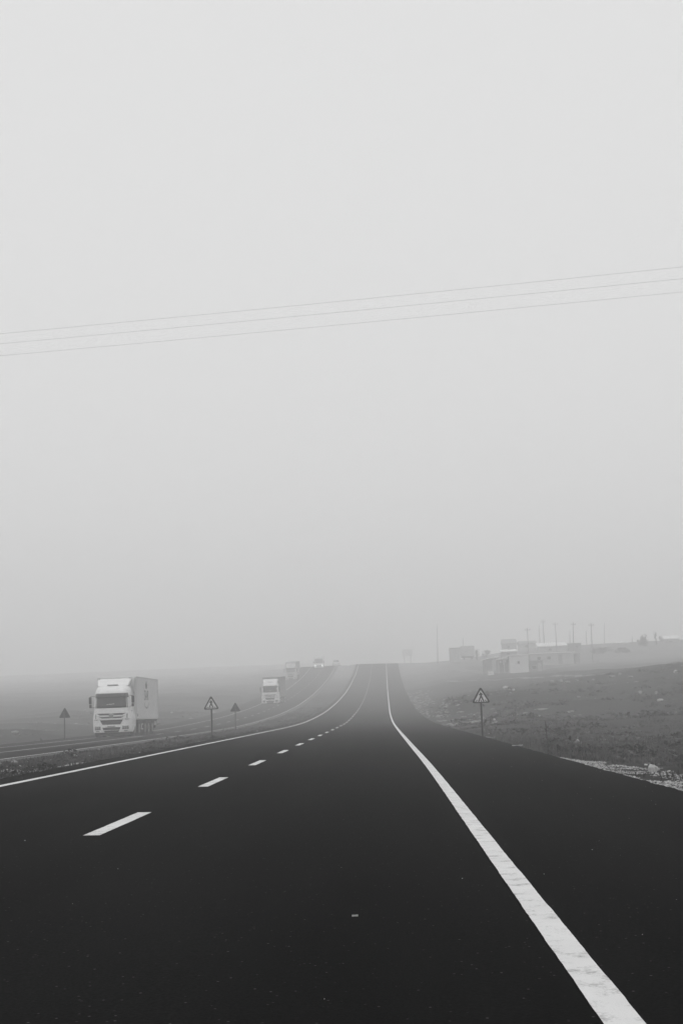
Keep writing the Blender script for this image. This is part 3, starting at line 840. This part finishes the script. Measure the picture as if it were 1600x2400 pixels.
        for z in (2.60, 1.90):
            s = MB(); s.tube([(side*1.08, .32, z), (side*1.30, .16, z), (side*1.36, .15, z-.02 if z > 2 else z+.02)], .016, .016, 6); s.build('mirror_arm', M['black'], r)
        s = MB(); a, b = sorted((side*1.285, side*1.425)); s.box(a, b, .2005, .205, 2.15, 2.53); s.build('mirror_glass', M['lamp'], mi)
    # roof spoiler: a wedge wider at its top
    s = MB()
    pts = [(-.97,.62,3.20),(.97,.62,3.20),(.97,1.72,3.20),(-.97,1.72,3.20),(-1.10,1.22,3.70),(1.10,1.22,3.70),(1.10,1.72,3.70),(-1.10,1.72,3.70)]
    bm = bmesh.new(); V = [bm.verts.new(q) for q in pts]
    for f in ((0,3,2,1),(4,5,6,7),(0,1,5,4),(1,2,6,5),(2,3,7,6),(3,0,4,7)): bm.faces.new([V[i] for i in f])
    bmesh.ops.bevel(bm, geom=bm.edges[:], offset=.05, segments=3, affect='EDGES')
    sp = s.bm(bm).build('roof_spoiler', M['white'], r)
    s = MB(); s.prism([(-.34, 3.245), (.34, 3.245), (.34, 3.335), (-.34, 3.335)], 'y', .60, .80); s.build('spoiler_vent', M['fairing'], sp)
    s = MB(); s.box(-.33, .33, .585, .598, 3.247, 3.268); s.build('vent_slot', M['visor'], sp)
    for q in (-.98, .98):
        s = MB(); s.box(q-.05, q+.05, 1.25, 1.32, 3.70, 3.74, bev=.01); s.build('marker_lamp', M['visor'], r)
    # side fairing with an oval mark
    for side in (-1, 1):
        s = MB(); s.box(min(side*1.17, side*1.21), max(side*1.17, side*1.21), 1.73, 1.95, 1.0, 3.72); fa = s.build('side_fairing', M['fairing'], r)
    s = MB(); N_ = 20
    for rr in (1.0, .68):
        s.v += [(1.213, 1.84+.085*rr*math.cos(t*2*math.pi/N_), 3.34+.22*rr*math.sin(t*2*math.pi/N_)) for t in range(N_)]
    s.f += [(i, (i+1) % N_, N_+(i+1) % N_, N_+i) for i in range(N_)]; s.sm += [False]*N_
    s.build('oval_mark', M['mark'], fa)
    # chassis
    s = MB(); s.box(-.45, .45, .35, 10.5, .55, .798); s.build('chassis', M['chassis'], r)
    s = MB(); s.box(-1.2, 1.2, 9.75, 9.95, .45, .62); s.build('rear_bumper', M['chassis'], r)
    s = MB(); s.box(-.88, .88, .5, 1.9, .26, .6); s.build('engine_tray', M['chassis'], r)
    s = MB(); s.box(-1.16, 1.16, 2.0, 10.7, .80, 1.05); s.build('subframe', M['chassis'], r)
    s = MB(); s.box(-1.10, 1.10, .16, .30, .12, .30); s.build('underrun_bar', M['chassis'], r)
    for side in (-1, 1):
        s = MB(); a, b = sorted((side*.72, side*1.17)); s.box(a, b, 3.62, 4.15, .38, .79, bev=.05); s.build('fuel_tank', M['chassis'], r)
        s = MB(); a, b = sorted((side*1.10, side*1.20))
        s.prism([(4.2, .40), (4.8, .40), (4.8, .46), (4.28, .46), (4.28, .72), (4.8, .72), (4.8, .78), (4.2, .78)], 'x', a, b); s.build('side_guard', M['fairing'], r)
        s = MB(); a, b = sorted((side*.9, side*1.22)); s.box(a, b, 9.0, 9.03, .30, .79); s.build('mudguard', M['black'], r)
        s = MB(); a, b = sorted((side*1.02, side*1.24)); s.box(a, b, 9.7, 9.78, .62, .9); s.build('tail_lamp', M['fairing'], r)
        for yy, dual in ((1.42, 0), (2.55, 0), (5.35, 1), (6.75, 1), (8.2, 1)):
            if yy == 2.55: yy = 3.05
            xo = 1.23; xi = .66 if dual else .92
            a, b = sorted((side*xi, side*xo))
            s = MB(); s.cyl_x(a, b, yy, .505, .505, 28); wl = s.build('wheel', M['rubber'], r)
            s = MB(); a, b = sorted((side*(xo+.001), side*(xo+.012))); s.cyl_x(a, b, yy, .505, .29, 20)
            a, b = sorted((side*(xo+.013), side*(xo+.05))); s.cyl_x(a, b, yy, .505, .13, 14); s.build('rim', M['rim'], wl)
    # cargo box
    zt = 3.95 if semi else 3.84
    s = MB(); s.box(-1.25, 1.25, 2.0, 10.8, 1.055, zt, bev=.03)
    bx = s.build('cargo_box', M['curtain'] if semi else M['box_white'], r)
    for side in (-1, 1):
        a, b = sorted((side*1.252, side*1.262))
        for q in ((2.02, 10.78, 1.06, 1.15), (2.02, 10.78, zt-.09, zt-.01), (2.02, 2.10, 1.152, zt-.092), (10.70, 10.78, 1.152, zt-.092)):
            s = MB(); s.box(a, b, *q); s.build('box_rail', M['curtain'] if semi else M['fairing'], bx)
    s = MB(); s.box(1.254, 1.262, 2.35, 2.55, 1.25, 1.42); s.build('side_marker', M['visor'], bx)
    if not semi:
        s = MB(); yc = 5.95
        s.prism([(yc, 3.62), (yc-.20, 3.44), (yc-.36, 3.36), (yc-.26, 3.18), (yc-.22, 3.10), (yc+.22, 3.10), (yc+.26, 3.18), (yc+.36, 3.36), (yc+.20, 3.44)], 'x', 1.251, 1.258)
        s.build('crest_mark', M['mark'], bx)
        s = MB(); text_mesh(s, 'SAR', yc, 2.32, 2.98, 1.75, 1.252); 
        s.build('side_lettering', M['mark'], bx)
        s = MB()
        N_ = 16; o1 = []; o2 = []
        for t in range(N_+1):
            a = math.pi+math.pi*t/N_
            o1.append((1.2535, yc+.86*math.cos(a), 2.18+.42*math.sin(a))); o2.append((1.2535, yc+.74*math.cos(a), 2.18+.33*math.sin(a)))
        s.add(o1+o2, [(i, i+1, N_+2+i, N_+1+i) for i in range(N_)]); s.build('oval_outline', M['mark_grey'], bx)
    return r

tr = make_truck()
p = drop(268, 1730); Yt = 90.4
tr.location = (-17.45, Yt, opp_z(-17.45, Yt)); tr.rotation_euler = (0, 0, R(0.0))
tag(tr, 'white box truck with a dark windscreen, nearest one on the opposite road at left', 'truck', 'trucks on the opposite road')
t2 = make_truck(semi=True); Y2 = 205.0
t2.location = (-16.7, Y2, opp_z(-16.7, Y2)); t2.rotation_euler = (math.atan(.037), 0, R(-1.5))
tag(t2, 'white truck with a dark framed trailer in mid fog, second on the opposite road', 'truck', 'trucks on the opposite road')
t3 = copy_tree(t2)
for o in children(t3)+[c for d in children(t3) for c in children(d)]:      # greyed paint and glass: fog fade put into this truck's colours
    nm = o.material_slots[0].material.name
    sub = {'white_truck_paint': 'fairing', 'silver_trim': 'fairing', 'dark_windscreen': 'wall_dark', 'grey_curtain_side': 'wall_grey'}.get(nm)
    if sub: o.material_slots[0].link = 'OBJECT'; o.material_slots[0].material = M[sub]
t3.location = (-20.9, 314, opp_z(-20.9, 314)); t3.rotation_euler = (math.atan(.067), 0, R(-1))
tag(t3, 'truck almost lost in fog, parked between the second truck and the lit van')

def make_van():
    r = empty('van', (0, 0, 0)); s = MB()
    prof = [(.02,.35),(.0,.85),(.10,1.05),(.62,1.28),(1.30,2.35),(1.75,2.72),(6.0,2.74),(6.15,2.6),(6.15,.35)]
    vs = []; n = len(prof)
    for x, k in ((-1.08, .1), (-1.0, 0), (1.0, 0), (1.08, .1)):
        for (y, z) in prof: vs.append((x if z < 1.4 else x*.94, y+(k if y < 3 else -k), z))
    fs = [(j*n+i, j*n+(i+1) % n, (j+1)*n+(i+1) % n, (j+1)*n+i) for j in range(3) for i in range(n)]+[tuple(range(n))[::-1], tuple(3*n+i for i in range(n))]
    s.add(vs, fs); s.build('body', M['box_white'], r)
    s = MB(); s.add([(-.92,.64,1.33),(.92,.64,1.33),(.86,1.24,2.30),(-.86,1.24,2.30)], [(0,1,2,3)]); s.add([(-.92,.65,1.33),(.92,.65,1.33),(.86,1.25,2.30),(-.86,1.25,2.30)], [(3,2,1,0)]); s.build('windscreen', M['wall_dark'], r)
    s = MB(); s.box(-.55, .55, -.02, .0, .62, .85); s.build('grille', M['wall_dark'], r)
    for side in (-1, 1):
        s = MB(); a, b = sorted((side*.68, side*.95)); s.box(a, b, -.03, .04, .68, .90, bev=.03); s.build('headlight', M['lit'], r)
        for yy in (1.0, 4.9):
            s = MB(); a, b = sorted((side*.82, side*1.07)); s.cyl_x(a, b, yy, .35, .35, 20); w = s.build('wheel', M['rubber'], r)
            s = MB(); a, b = sorted((side*1.071, side*1.085)); s.cyl_x(a, b, yy, .35, .2, 14); s.build('rim', M['rim'], w)
        s = MB(); a, b = sorted((side*1.06, side*1.28)); s.box(a, b, .72, .82, 1.4, 1.75, bev=.03); s.build('mirror', M['black'], r)
    return r
vn = make_van(); vy = 357.0
vn.location = (-16.7, vy, opp_z(-16.7, vy)); vn.rotation_euler = (math.atan(.085), 0, 0); vn.scale = (1.1,)*3
tag(vn, 'dim van with two lit headlights coming over the foggy crest', 'van')

def make_car():
    r = empty('car', (0, 0, 0)); s = MB()
    low = [(.0,.3),(-.02,.6),(.1,.78),(1.15,.92),(3.7,.95),(4.35,.9),(4.4,.35)]
    s.prism(low, 'x', -.86, .86); s.build('body', M['white'], r)
    s = MB(); n = 4
    top = [(1.05,.915,.80),(1.85,1.44,.62),(3.1,1.46,.62),(3.95,.945,.78)]
    s.add([(-w, y, z) for y, z, w in top]+[(w, y, z) for y, z, w in top], [(0,1,2,3),(7,6,5,4),(0,4,5,1),(1,5,6,2),(2,6,7,3),(3,7,4,0)]); s.build('roof', M['white'], r)
    s = MB(); s.add([(-.70,1.12,.98),(.70,1.12,.98),(.58,1.78,1.40),(-.58,1.78,1.40)], [(0,1,2,3)]); s.build('windscreen', M['glass'], r)
    for side in (-1, 1):
        s = MB(); a, b = sorted((side*.5, side*.8)); s.box(a, b, -.04, .03, .58, .72, bev=.02); s.build('headlight', M['lamp'], r)
        for yy in (.8, 3.5):
            s = MB(); a, b = sorted((side*.66, side*.87)); s.cyl_x(a, b, yy, .31, .31, 20); w = s.build('wheel', M['rubber'], r)
    return r
cr = make_car(); cr.location = (-13.6, 392, opp_z(-13.6, 392)-.05); cr.rotation_euler = (0, 0, 0); cr.scale = (1.15,)*3
tag(cr, 'pale car whose roof just shows over the crest of the opposite road', 'car')

# ------------------------------------------------------------------ power lines over the road
ZW = 17.5
def plane_hit(px, py, z):
    d = ray(px, py); return CAM+d*((z-CAM.z)/d.z)
for (ya, yb, lab) in ((782.4, 625.3, 'uppermost of three thin power cables crossing the sky'), (805.9, 652.8, 'middle of three thin power cables crossing the sky'), (834.0, 684.0, 'lowest of three thin power cables crossing the sky')):
    a = plane_hit(0, ya, ZW); b = plane_hit(1600, yb, ZW); s = MB(); pts = []
    for k in range(-40, 81):
        t = k/40; q = a.lerp(b, t); u = (t-.5)*2; q.z += .035*u*u-.035; pts.append(q)
    s.tube(pts, .0040, .0040, 6); o = s.build('power_cable', M['wire']); tag(o, lab, 'cable', 'power cables overhead')

# ------------------------------------------------------------------ settlement on the right hill
def house(name, pl, pr, base, hgt, depth, Y, mw, mr, lab, cat, roof='flat', grp='huts and houses on the hill', slope=0.0, over=.15, rise=.8, win=(), door=None, rz=0.0):
    """pl, pr: left and right end of the front wall seen from the road; base: its foot"""
    a = at(pl, base, Y); b = at(pr, base, Y); w = b.x-a.x
    gz = min(ground_z(a.x, Y), ground_z(b.x, Y), ground_z(a.x, Y+depth*.5)); z0 = (a.z+b.z)/2
    o = empty(name, ((a.x+b.x)/2, Y, z0), R(rz)); tag(o, lab, cat, grp)
    h = w/2; foot = min(-.3, gz-z0-.2)
    s = MB(); s.box(-h, h, 0, depth, foot, hgt); wl = s.build('wall', M[mw], o)
    s = MB(); t = .14
    if roof == 'flat':
        s.prism([(-h-over, hgt+.004-slope), (h+over, hgt+.004+slope), (h+over, hgt+t+slope), (-h-over, hgt+t-slope)], 'y', -over, depth+over)
        if slope: s.prism([(-h, hgt-.01), (h, hgt-.01), (h, hgt+slope), (-h, hgt-slope+.0)], 'y', .02, depth-.02)
    elif roof == 'front':      # mono-pitch showing its sheet to the road
        s.prism([(-over, hgt+.004), (depth+over, hgt+rise), (depth+over, hgt+rise+t), (-over, hgt+t)], 'x', -h-over, h+over)
        s.prism([(0.02, hgt-.01), (depth-.02, hgt-.01), (depth-.02, hgt+rise)], 'x', -h+.02, h-.02)
    elif roof == 'gable':
        s.prism([(-over, hgt-.05), (depth/2, hgt+rise), (depth+over, hgt-.05), (depth+over, hgt+.07), (depth/2, hgt+rise+.13), (-over, hgt+.07)], 'x', -h-over, h+over)
        s.prism([(0.02, hgt-.01), (depth-.02, hgt-.01), (depth/2, hgt+rise-.02)], 'x', -h+.02, h-.02)
    s.build('roof', M[mr], o)
    for (x0, x1, z0_, z1_) in win:
        f = MB(); f.box(x0-.06, x1+.06, -.03, .0, z0_-.06, z1_+.06); fr = f.build('window', M['wall_mid'], o)
        f = MB(); f.box(x0, x1, -.04, -.031, z0_, z1_); f.build('pane', M['opening'], fr)
    if door:
        f = MB(); f.box(door[0], door[1], -.035, .0, foot*.3, door[2]); d = f.build('door', M['wall_dark'] if mw != 'wall_dark' else M['wall_grey'], o)
        f = MB(); f.box(door[1]-.12, door[1]-.07, -.07, -.036, .95, 1.05); f.build('handle', M['silver'], d)
    return o

hut = house('hut', 1194, 1239, 1572, 2.75, 3.2, 255, 'wall_white', 'roof_pale', 'white walled roadside hut with an open porch, brightest of the buildings', 'hut', win=[(-.25, .12, 1.25, 1.65)])
# porch of that hut
w = (at(1239, 1572, 255).x-at(1194, 1572, 255).x)/2
s = MB(); s.prism([(-w-2.15, 2.10), (-w-.02, 2.60), (-w-.02, 2.70), (-w-2.15, 2.20)], 'y', -.2, 3.0); s.build('porch_roof', M['roof_pale'], hut)
s = MB(); s.box(-w-2.0, -w-.02, 2.2, 2.32, -.4, 2.15); s.build('porch_wall', M['wall_dark'], hut)
for q in (-w-2.0, -w-1.0):
    s = MB(); s.box(q, q+.12, .0, .12, -.5, 2.2); s.build('porch_post', M['wall_mid'], hut)
for x0, x1, z0_, z1_ in ((-w-1.7, -w-1.25, 1.55, 1.95), (-w-1.1, -w-.5, 1.6, 2.0), (-w-1.05, -w-.75, 1.2, 1.55)):
    s = MB(); s.box(x0, x1, .9, .94, z0_, z1_); s.build('hanging_sheet', M['wall_white'], hut)
house('shed', 1240, 1272, 1572, 1.75, 3.0, 257, 'wall_dark', 'roof_grey', 'dark low shed joined to the right of the white hut', 'shed', win=[(-.7, .0, .3, .9)], door=(.3, .95, 1.35))
house('shed', 1133, 1167, 1567, 1.9, 3.0, 266, 'wall_dark', 'roof_pale', 'dark shed with a bright slanting roof left of the white hut', 'shed', slope=.28, door=(.2, .9, 1.6))
house('long_building', 1243, 1345, 1556, 2.15, 4.0, 287, 'wall_grey', 'roof_pale', 'long low grey building with a thin bright roof edge behind the huts', 'building', win=[(-3.0, -2.3, .9, 1.5), (-1.0, -.3, .9, 1.5)], door=(1.2, 2.0, 1.8))
house('shed', 1347, 1358, 1550, 1.5, 2.0, 288, 'wall_dark', 'roof_grey', 'small dark shed at the right end of the long building', 'shed')
house('house', 1176, 1211, 1541, 1.15, 4.0, 290, 'wall_grey', 'roof_pale', 'low house with a pale sloping roof directly behind the white hut', 'house', roof='front', rise=.5, win=[(-.6, .1, .4, .9)])
house('barn', 1262, 1329, 1529, 1.35, 5.0, 322, 'wall_grey', 'roof_pale', 'barn with a broad white roof rising above the long building', 'barn', roof='front', rise=.95, win=[(-1, -.3, .4, .9)])
house('house', 1331, 1361, 1522, 1.3, 4.0, 326, 'wall_dark', 'roof_grey', 'dark house right of the white roofed barn', 'house', win=[(.2, .8, .4, .9)])
house('house', 1178, 1210, 1524, 1.6, 4.0, 350, 'wall_grey', 'roof_grey', 'faint house with a dark gable roof above the low pale roofed one', 'house', roof='gable', rise=1.1, win=[(-.6, .0, .5, 1.1)])
house('house', 1216, 1256, 1521, 1.3, 4.0, 345, 'wall_mid', 'roof_grey', 'faint grey house between the gabled house and the barn', 'house', roof='gable', rise=.6, win=[(-.6, .0, .4, .9)])
house('house', 1556, 1592, 1514, 1.7, 4.0, 335, 'wall_mid', 'roof_pale', 'faint pale house among trees at the far right of the ridge', 'house', roof='gable', rise=.7, win=[(-.6, .0, .5, 1.1)])
house('house', 1440, 1474, 1515, .8, 4.0, 338, 'wall_mid', 'roof_pale', 'low house with a pale roof edge left of the domed tree on the ridge', 'house', roof='front', rise=.35)
# caged stack and trailer on the far left of the settlement
a = at(1054, 1547, 330); k = 330/FPX
c = empty('container', (at(1066, 1547, 330).x, 330, a.z)); tag(c, 'dark ribbed container standing upright at the left end of the settlement', 'container')
s = MB(); s.box(-1.2, 1.2, 0, 2.4, -.5, 2.7); s.build('body', M['wall_mid'], c)
for q in range(7):
    s = MB(); s.box(-1.2+q*.39, -1.13+q*.39, -.06, -.001, -.3, 2.7); s.build('rib', M['wall_dark'], c)
s = MB(); s.box(-1.25, 1.25, -.08, -.062, 2.6, 2.78); s.build('top_rail', M['wall_dark'], c)
c = empty('trailer', (at(1096, 1543, 333).x, 333, at(1096, 1543, 333).z)); tag(c, 'pale box trailer parked right of the ribbed container', 'trailer')
s = MB(); s.box(-1.6, 1.6, 0, 2.4, .5, 2.9, bev=.04); s.build('box', M['wall_mid'], c)
s = MB(); s.box(-1.5, 1.5, .2, 2.2, .2, .49); s.build('chassis', M['chassis'], c)
for q in (-.9, .9):
    s = MB(); s.cyl_x(q-.15, q+.15, .3, .15, .42, 18); s.build('wheel', M['rubber'], c)
# pale crate and dark trough
c = empty('crate', at(1150, 1577, 250)); tag(c, 'pale crate standing in front of the left dark shed', 'crate'); c.location.z = ground_z(c.location.x, 250)
s = MB(); s.box(-.5, .5, 0, .6, -.1, .75); s.build('box', M['wall_mid'], c)
for q in (.05, .38):
    s = MB(); s.box(-.51, .51, -.03, -.001, q, q+.22); s.build('slat', M['wall_white'], c)
c = empty('trough', at(1395, 1552, 286)); tag(c, 'dark low trough at the foot of the front utility pole', 'trough')
s = MB(); s.prism([(-.55, .0), (.55, .0), (.62, .5), (.50, .5), (.42, .12), (-.42, .12), (-.50, .5), (-.62, .5)], 'y', 0, .6)
s.build('basin', M['wall_dark'], c)
for q in (-.45, .45):
    s = MB(); s.box(q-.05, q+.05, .1, .5, -.5, -.001); s.build('leg', M['wall_dark'], c)

# utility poles
def upole(xt, yt, xb, yb, Y, lab, arm=True, rad=.11):
    a = at(xb, yb, Y); b = at(xt, yt, Y); h = b.z-a.z
    gz = ground_z(a.x, Y)
    o = empty('utility_pole', (a.x, Y, min(a.z, gz))); h += a.z-o.location.z; tag(o, lab, 'utility pole', 'utility poles in the settlement')
    dx = (b.x-a.x)
    s = MB(); s.tube([(0, 0, -.5), (dx*.5, 0, h*.5), (dx, 0, h)], rad*1.0, rad*.62, 8); s.build('pole', M['pole'], o)
    if arm:
        s = MB(); s.box(dx-.55, dx+.55, -.17, -.10, h-.55, h-.43); s.build('crossarm', M['pole'], o)
        for q in (-.48, 0, .48):
            s = MB(); s.tube([(dx+q, -.135, h-.43), (dx+q, -.135, h-.25)], .06, .04, 8); s.build('insulator', M['pole'], o)
upole(1383.8, 1459.6, 1388, 1550, 288, 'front utility pole with insulators right of the long building', rad=.12)
upole(1342, 1458, 1342.7, 1532, 300, 'tall straight utility pole behind the right end of the long building', rad=.13)
upole(1299.6, 1458, 1304.5, 1527, 318, 'leaning utility pole in front of the white roofed barn')
upole(1271, 1453, 1275.5, 1524, 330, 'utility pole behind the left end of the white roofed barn', rad=.13)
upole(1234.6, 1471, 1238, 1540, 283, 'utility pole rising directly behind the white hut', rad=.11)
upole(1372, 1479, 1374.6, 1520, 338, 'short faint utility pole just left of the front pole', arm=False)
upole(1334, 1477, 1335.2, 1520, 340, 'short faint utility pole just left of the tall straight one', arm=False)
upole(1262, 1465, 1265, 1520, 350, 'very faint utility pole left of the barn', arm=False)
upole(1415, 1460, 1416, 1522, 350, 'very faint utility pole right of the front pole', arm=False, rad=.10)
upole(1084, 1495, 1085, 1524, 345, 'faint short pole above the pale trailer', arm=False)
upole(1024, 1465, 1025, 1552, 345, 'very faint pole nearest the road at the left of the settlement', arm=False, rad=.10)
upole(1480, 1491, 1481, 1512, 345, 'short pole left of the domed tree', arm=False)

# trees on the ridge
def tree(px, py, wpx, hpx, Y, lab, n=900, lean=0.0, trunk=.35):
    a = at(px, py, Y); k = Y/FPX; w, h = wpx*k/2, hpx*k
    z0 = min(a.z, ground_z(a.x, Y)); e = empty('tree', (a.x, Y, z0)); h += a.z-z0
    tag(e, lab, 'tree', 'trees on the ridge')
    s = MB(); s.tube([(0, 0, -.3), (lean*.4, 0, h*.35), (lean, 0, h*.75)], h*.04, h*.012, 7)
    for q in range(5):
        t = q*1.3; z = h*(.3+.07*q); s.tube([(lean*z/h, 0, z), (lean*z/h+math.cos(t)*w*.6, math.sin(t)*w*.6, z+h*.22)], h*.015, h*.005, 5)
    s.build('trunk', M['bark'], e)
    s = MB(); c = h*(trunk+1)/2
    rnd = random.Random(px*7+py)
    for q in range(9):
        f = rnd.uniform(.28, .55); zz = h*(trunk+(1-trunk)*rnd.uniform(.15, .8)); ww = w*(1.05-zz/h*.55)
        leaf_mass(s, (lean*zz/h+rnd.uniform(-1, 1)*ww*.75, rnd.uniform(-1, 1)*ww*.6, zz), (w*f, w*f, h*(1-trunk)*f*.55), max(12, n//11), max(.10, min(.22, w*.12)), px+q)
    s.build('crown', M['leaf'], e, fixn=False)
tree(1508, 1517, 30, 30, 328, 'broad dome shaped tree on the ridge at right', n=620, trunk=.1)
tree(1538, 1514, 9, 34, 330, 'narrow leaning tree right of the domed tree', n=350, lean=-.25, trunk=.15)
tree(1581, 1516, 10, 28, 340, 'slim tree at the far right end of the ridge', n=350, trunk=.15)
tree(1547, 1514, 10, 25, 338, 'thin sparse tree between the leaning tree and the pale house', n=160, trunk=.55)
tree(1118, 1545, 15, 25, 330, 'dark bushy tree right of the pale trailer', n=500, trunk=.1)
tree(1233, 1532, 16, 9, 288, 'low dark bush in the gap behind the white hut', n=260, trunk=.05)
tree(1140, 1536, 26, 14, 335, 'wide low bush behind the left dark shed', n=350, trunk=.05)
tree(1410, 1523, 50, 8, 318, 'long low hedge like bush on the ridge right of the front pole', n=700, trunk=.05)
tree(1458, 1522, 40, 8, 318, 'low bush on the ridge below the low pale roofed house', n=600, trunk=.05)

# board sign on the crest
a = at(955, 1553, 372); b = empty('road_sign_board', (a.x, 372, ground_z(a.x, 372))); tag(b, 'faint rectangular board sign on two posts right of the road at the crest', 'road sign')
s = MB(); s.box(-1.35, 1.35, -.03, .03, 1.9, 3.7, bev=.02); s.build('board', M['white'], b)
for q in (-.8, .8):
    s = MB(); s.tube([(q, .08, -.5), (q, .08, 3.5)], .06, .06, 8); s.build('post', M['post'], b)

# ------------------------------------------------------------------ haze
s = MB(); s.box(-640, 640, -90, 1150, -5.0, 36.5); hz = s.build('haze', M['wire'])
tag(hz, 'thick even fog lying over the whole valley', 'haze', kind='stuff')
m = bpy.data.materials.new('fog_air'); m.use_nodes = True; nt = m.node_tree; nt.nodes.clear()
out = nt.nodes.new('ShaderNodeOutputMaterial'); pv = nt.nodes.new('ShaderNodeVolumePrincipled')
pv.inputs['Color'].default_value = (0.99, 0.99, 0.99, 1); pv.inputs['Density'].default_value = HAZE_DENSITY; pv.inputs['Anisotropy'].default_value = 0.0
nt.links.new(pv.outputs['Volume'], out.inputs['Volume'])
try: m.cycles.homogeneous_volume = True
except Exception: pass
hz.data.materials.clear(); hz.data.materials.append(m)

# ------------------------------------------------------------------ sky and sun (overcast)
SUN_EL, SUN_AZ = R(64), R(195)
wd = bpy.data.worlds.new('World'); S.world = wd; wd.use_nodes = True
nt = wd.node_tree; bg = nt.nodes['Background']
sky = nt.nodes.new('ShaderNodeTexSky'); sky.sky_type = 'NISHITA'; sky.sun_disc = False
sky.sun_elevation = SUN_EL; sky.sun_rotation = SUN_AZ; sky.dust_density = 5; sky.air_density = 1
bw = nt.nodes.new('ShaderNodeRGBToBW'); nt.links.new(sky.outputs['Color'], bw.inputs['Color'])
mx = nt.nodes.new('ShaderNodeMix'); mx.data_type = 'FLOAT'; mx.inputs['Factor'].default_value = 0.85
nt.links.new(bw.outputs['Val'], mx.inputs['A']); mx.inputs['B'].default_value = 7.5      # closed cloud layer: nearly even
nt.links.new(mx.outputs['Result'], bg.inputs['Color']); bg.inputs['Strength'].default_value = 0.124
ld = bpy.data.lights.new('sun', 'SUN'); ld.energy = 0.9; ld.angle = R(50)
lo = bpy.data.objects.new('sun', ld); COL.objects.link(lo)
lo.rotation_euler = Vector((-math.sin(SUN_AZ)*math.cos(SUN_EL), -math.cos(SUN_AZ)*math.cos(SUN_EL), -math.sin(SUN_EL))).to_track_quat('-Z', 'Y').to_euler()

# ------------------------------------------------------------------ render
S.view_settings.view_transform = 'Standard'; S.view_settings.look = 'None'
S.view_settings.exposure = EXPOSURE; S.view_settings.gamma = 1.0; S.view_settings.use_curve_mapping = False
S.cycles.volume_bounces = 6; S.cycles.max_bounces = 10; S.cycles.diffuse_bounces = 3
S.cycles.use_denoising = True
try: S.cycles.denoiser = 'OPENIMAGEDENOISE'
except Exception: pass
S.cycles.use_adaptive_sampling = False
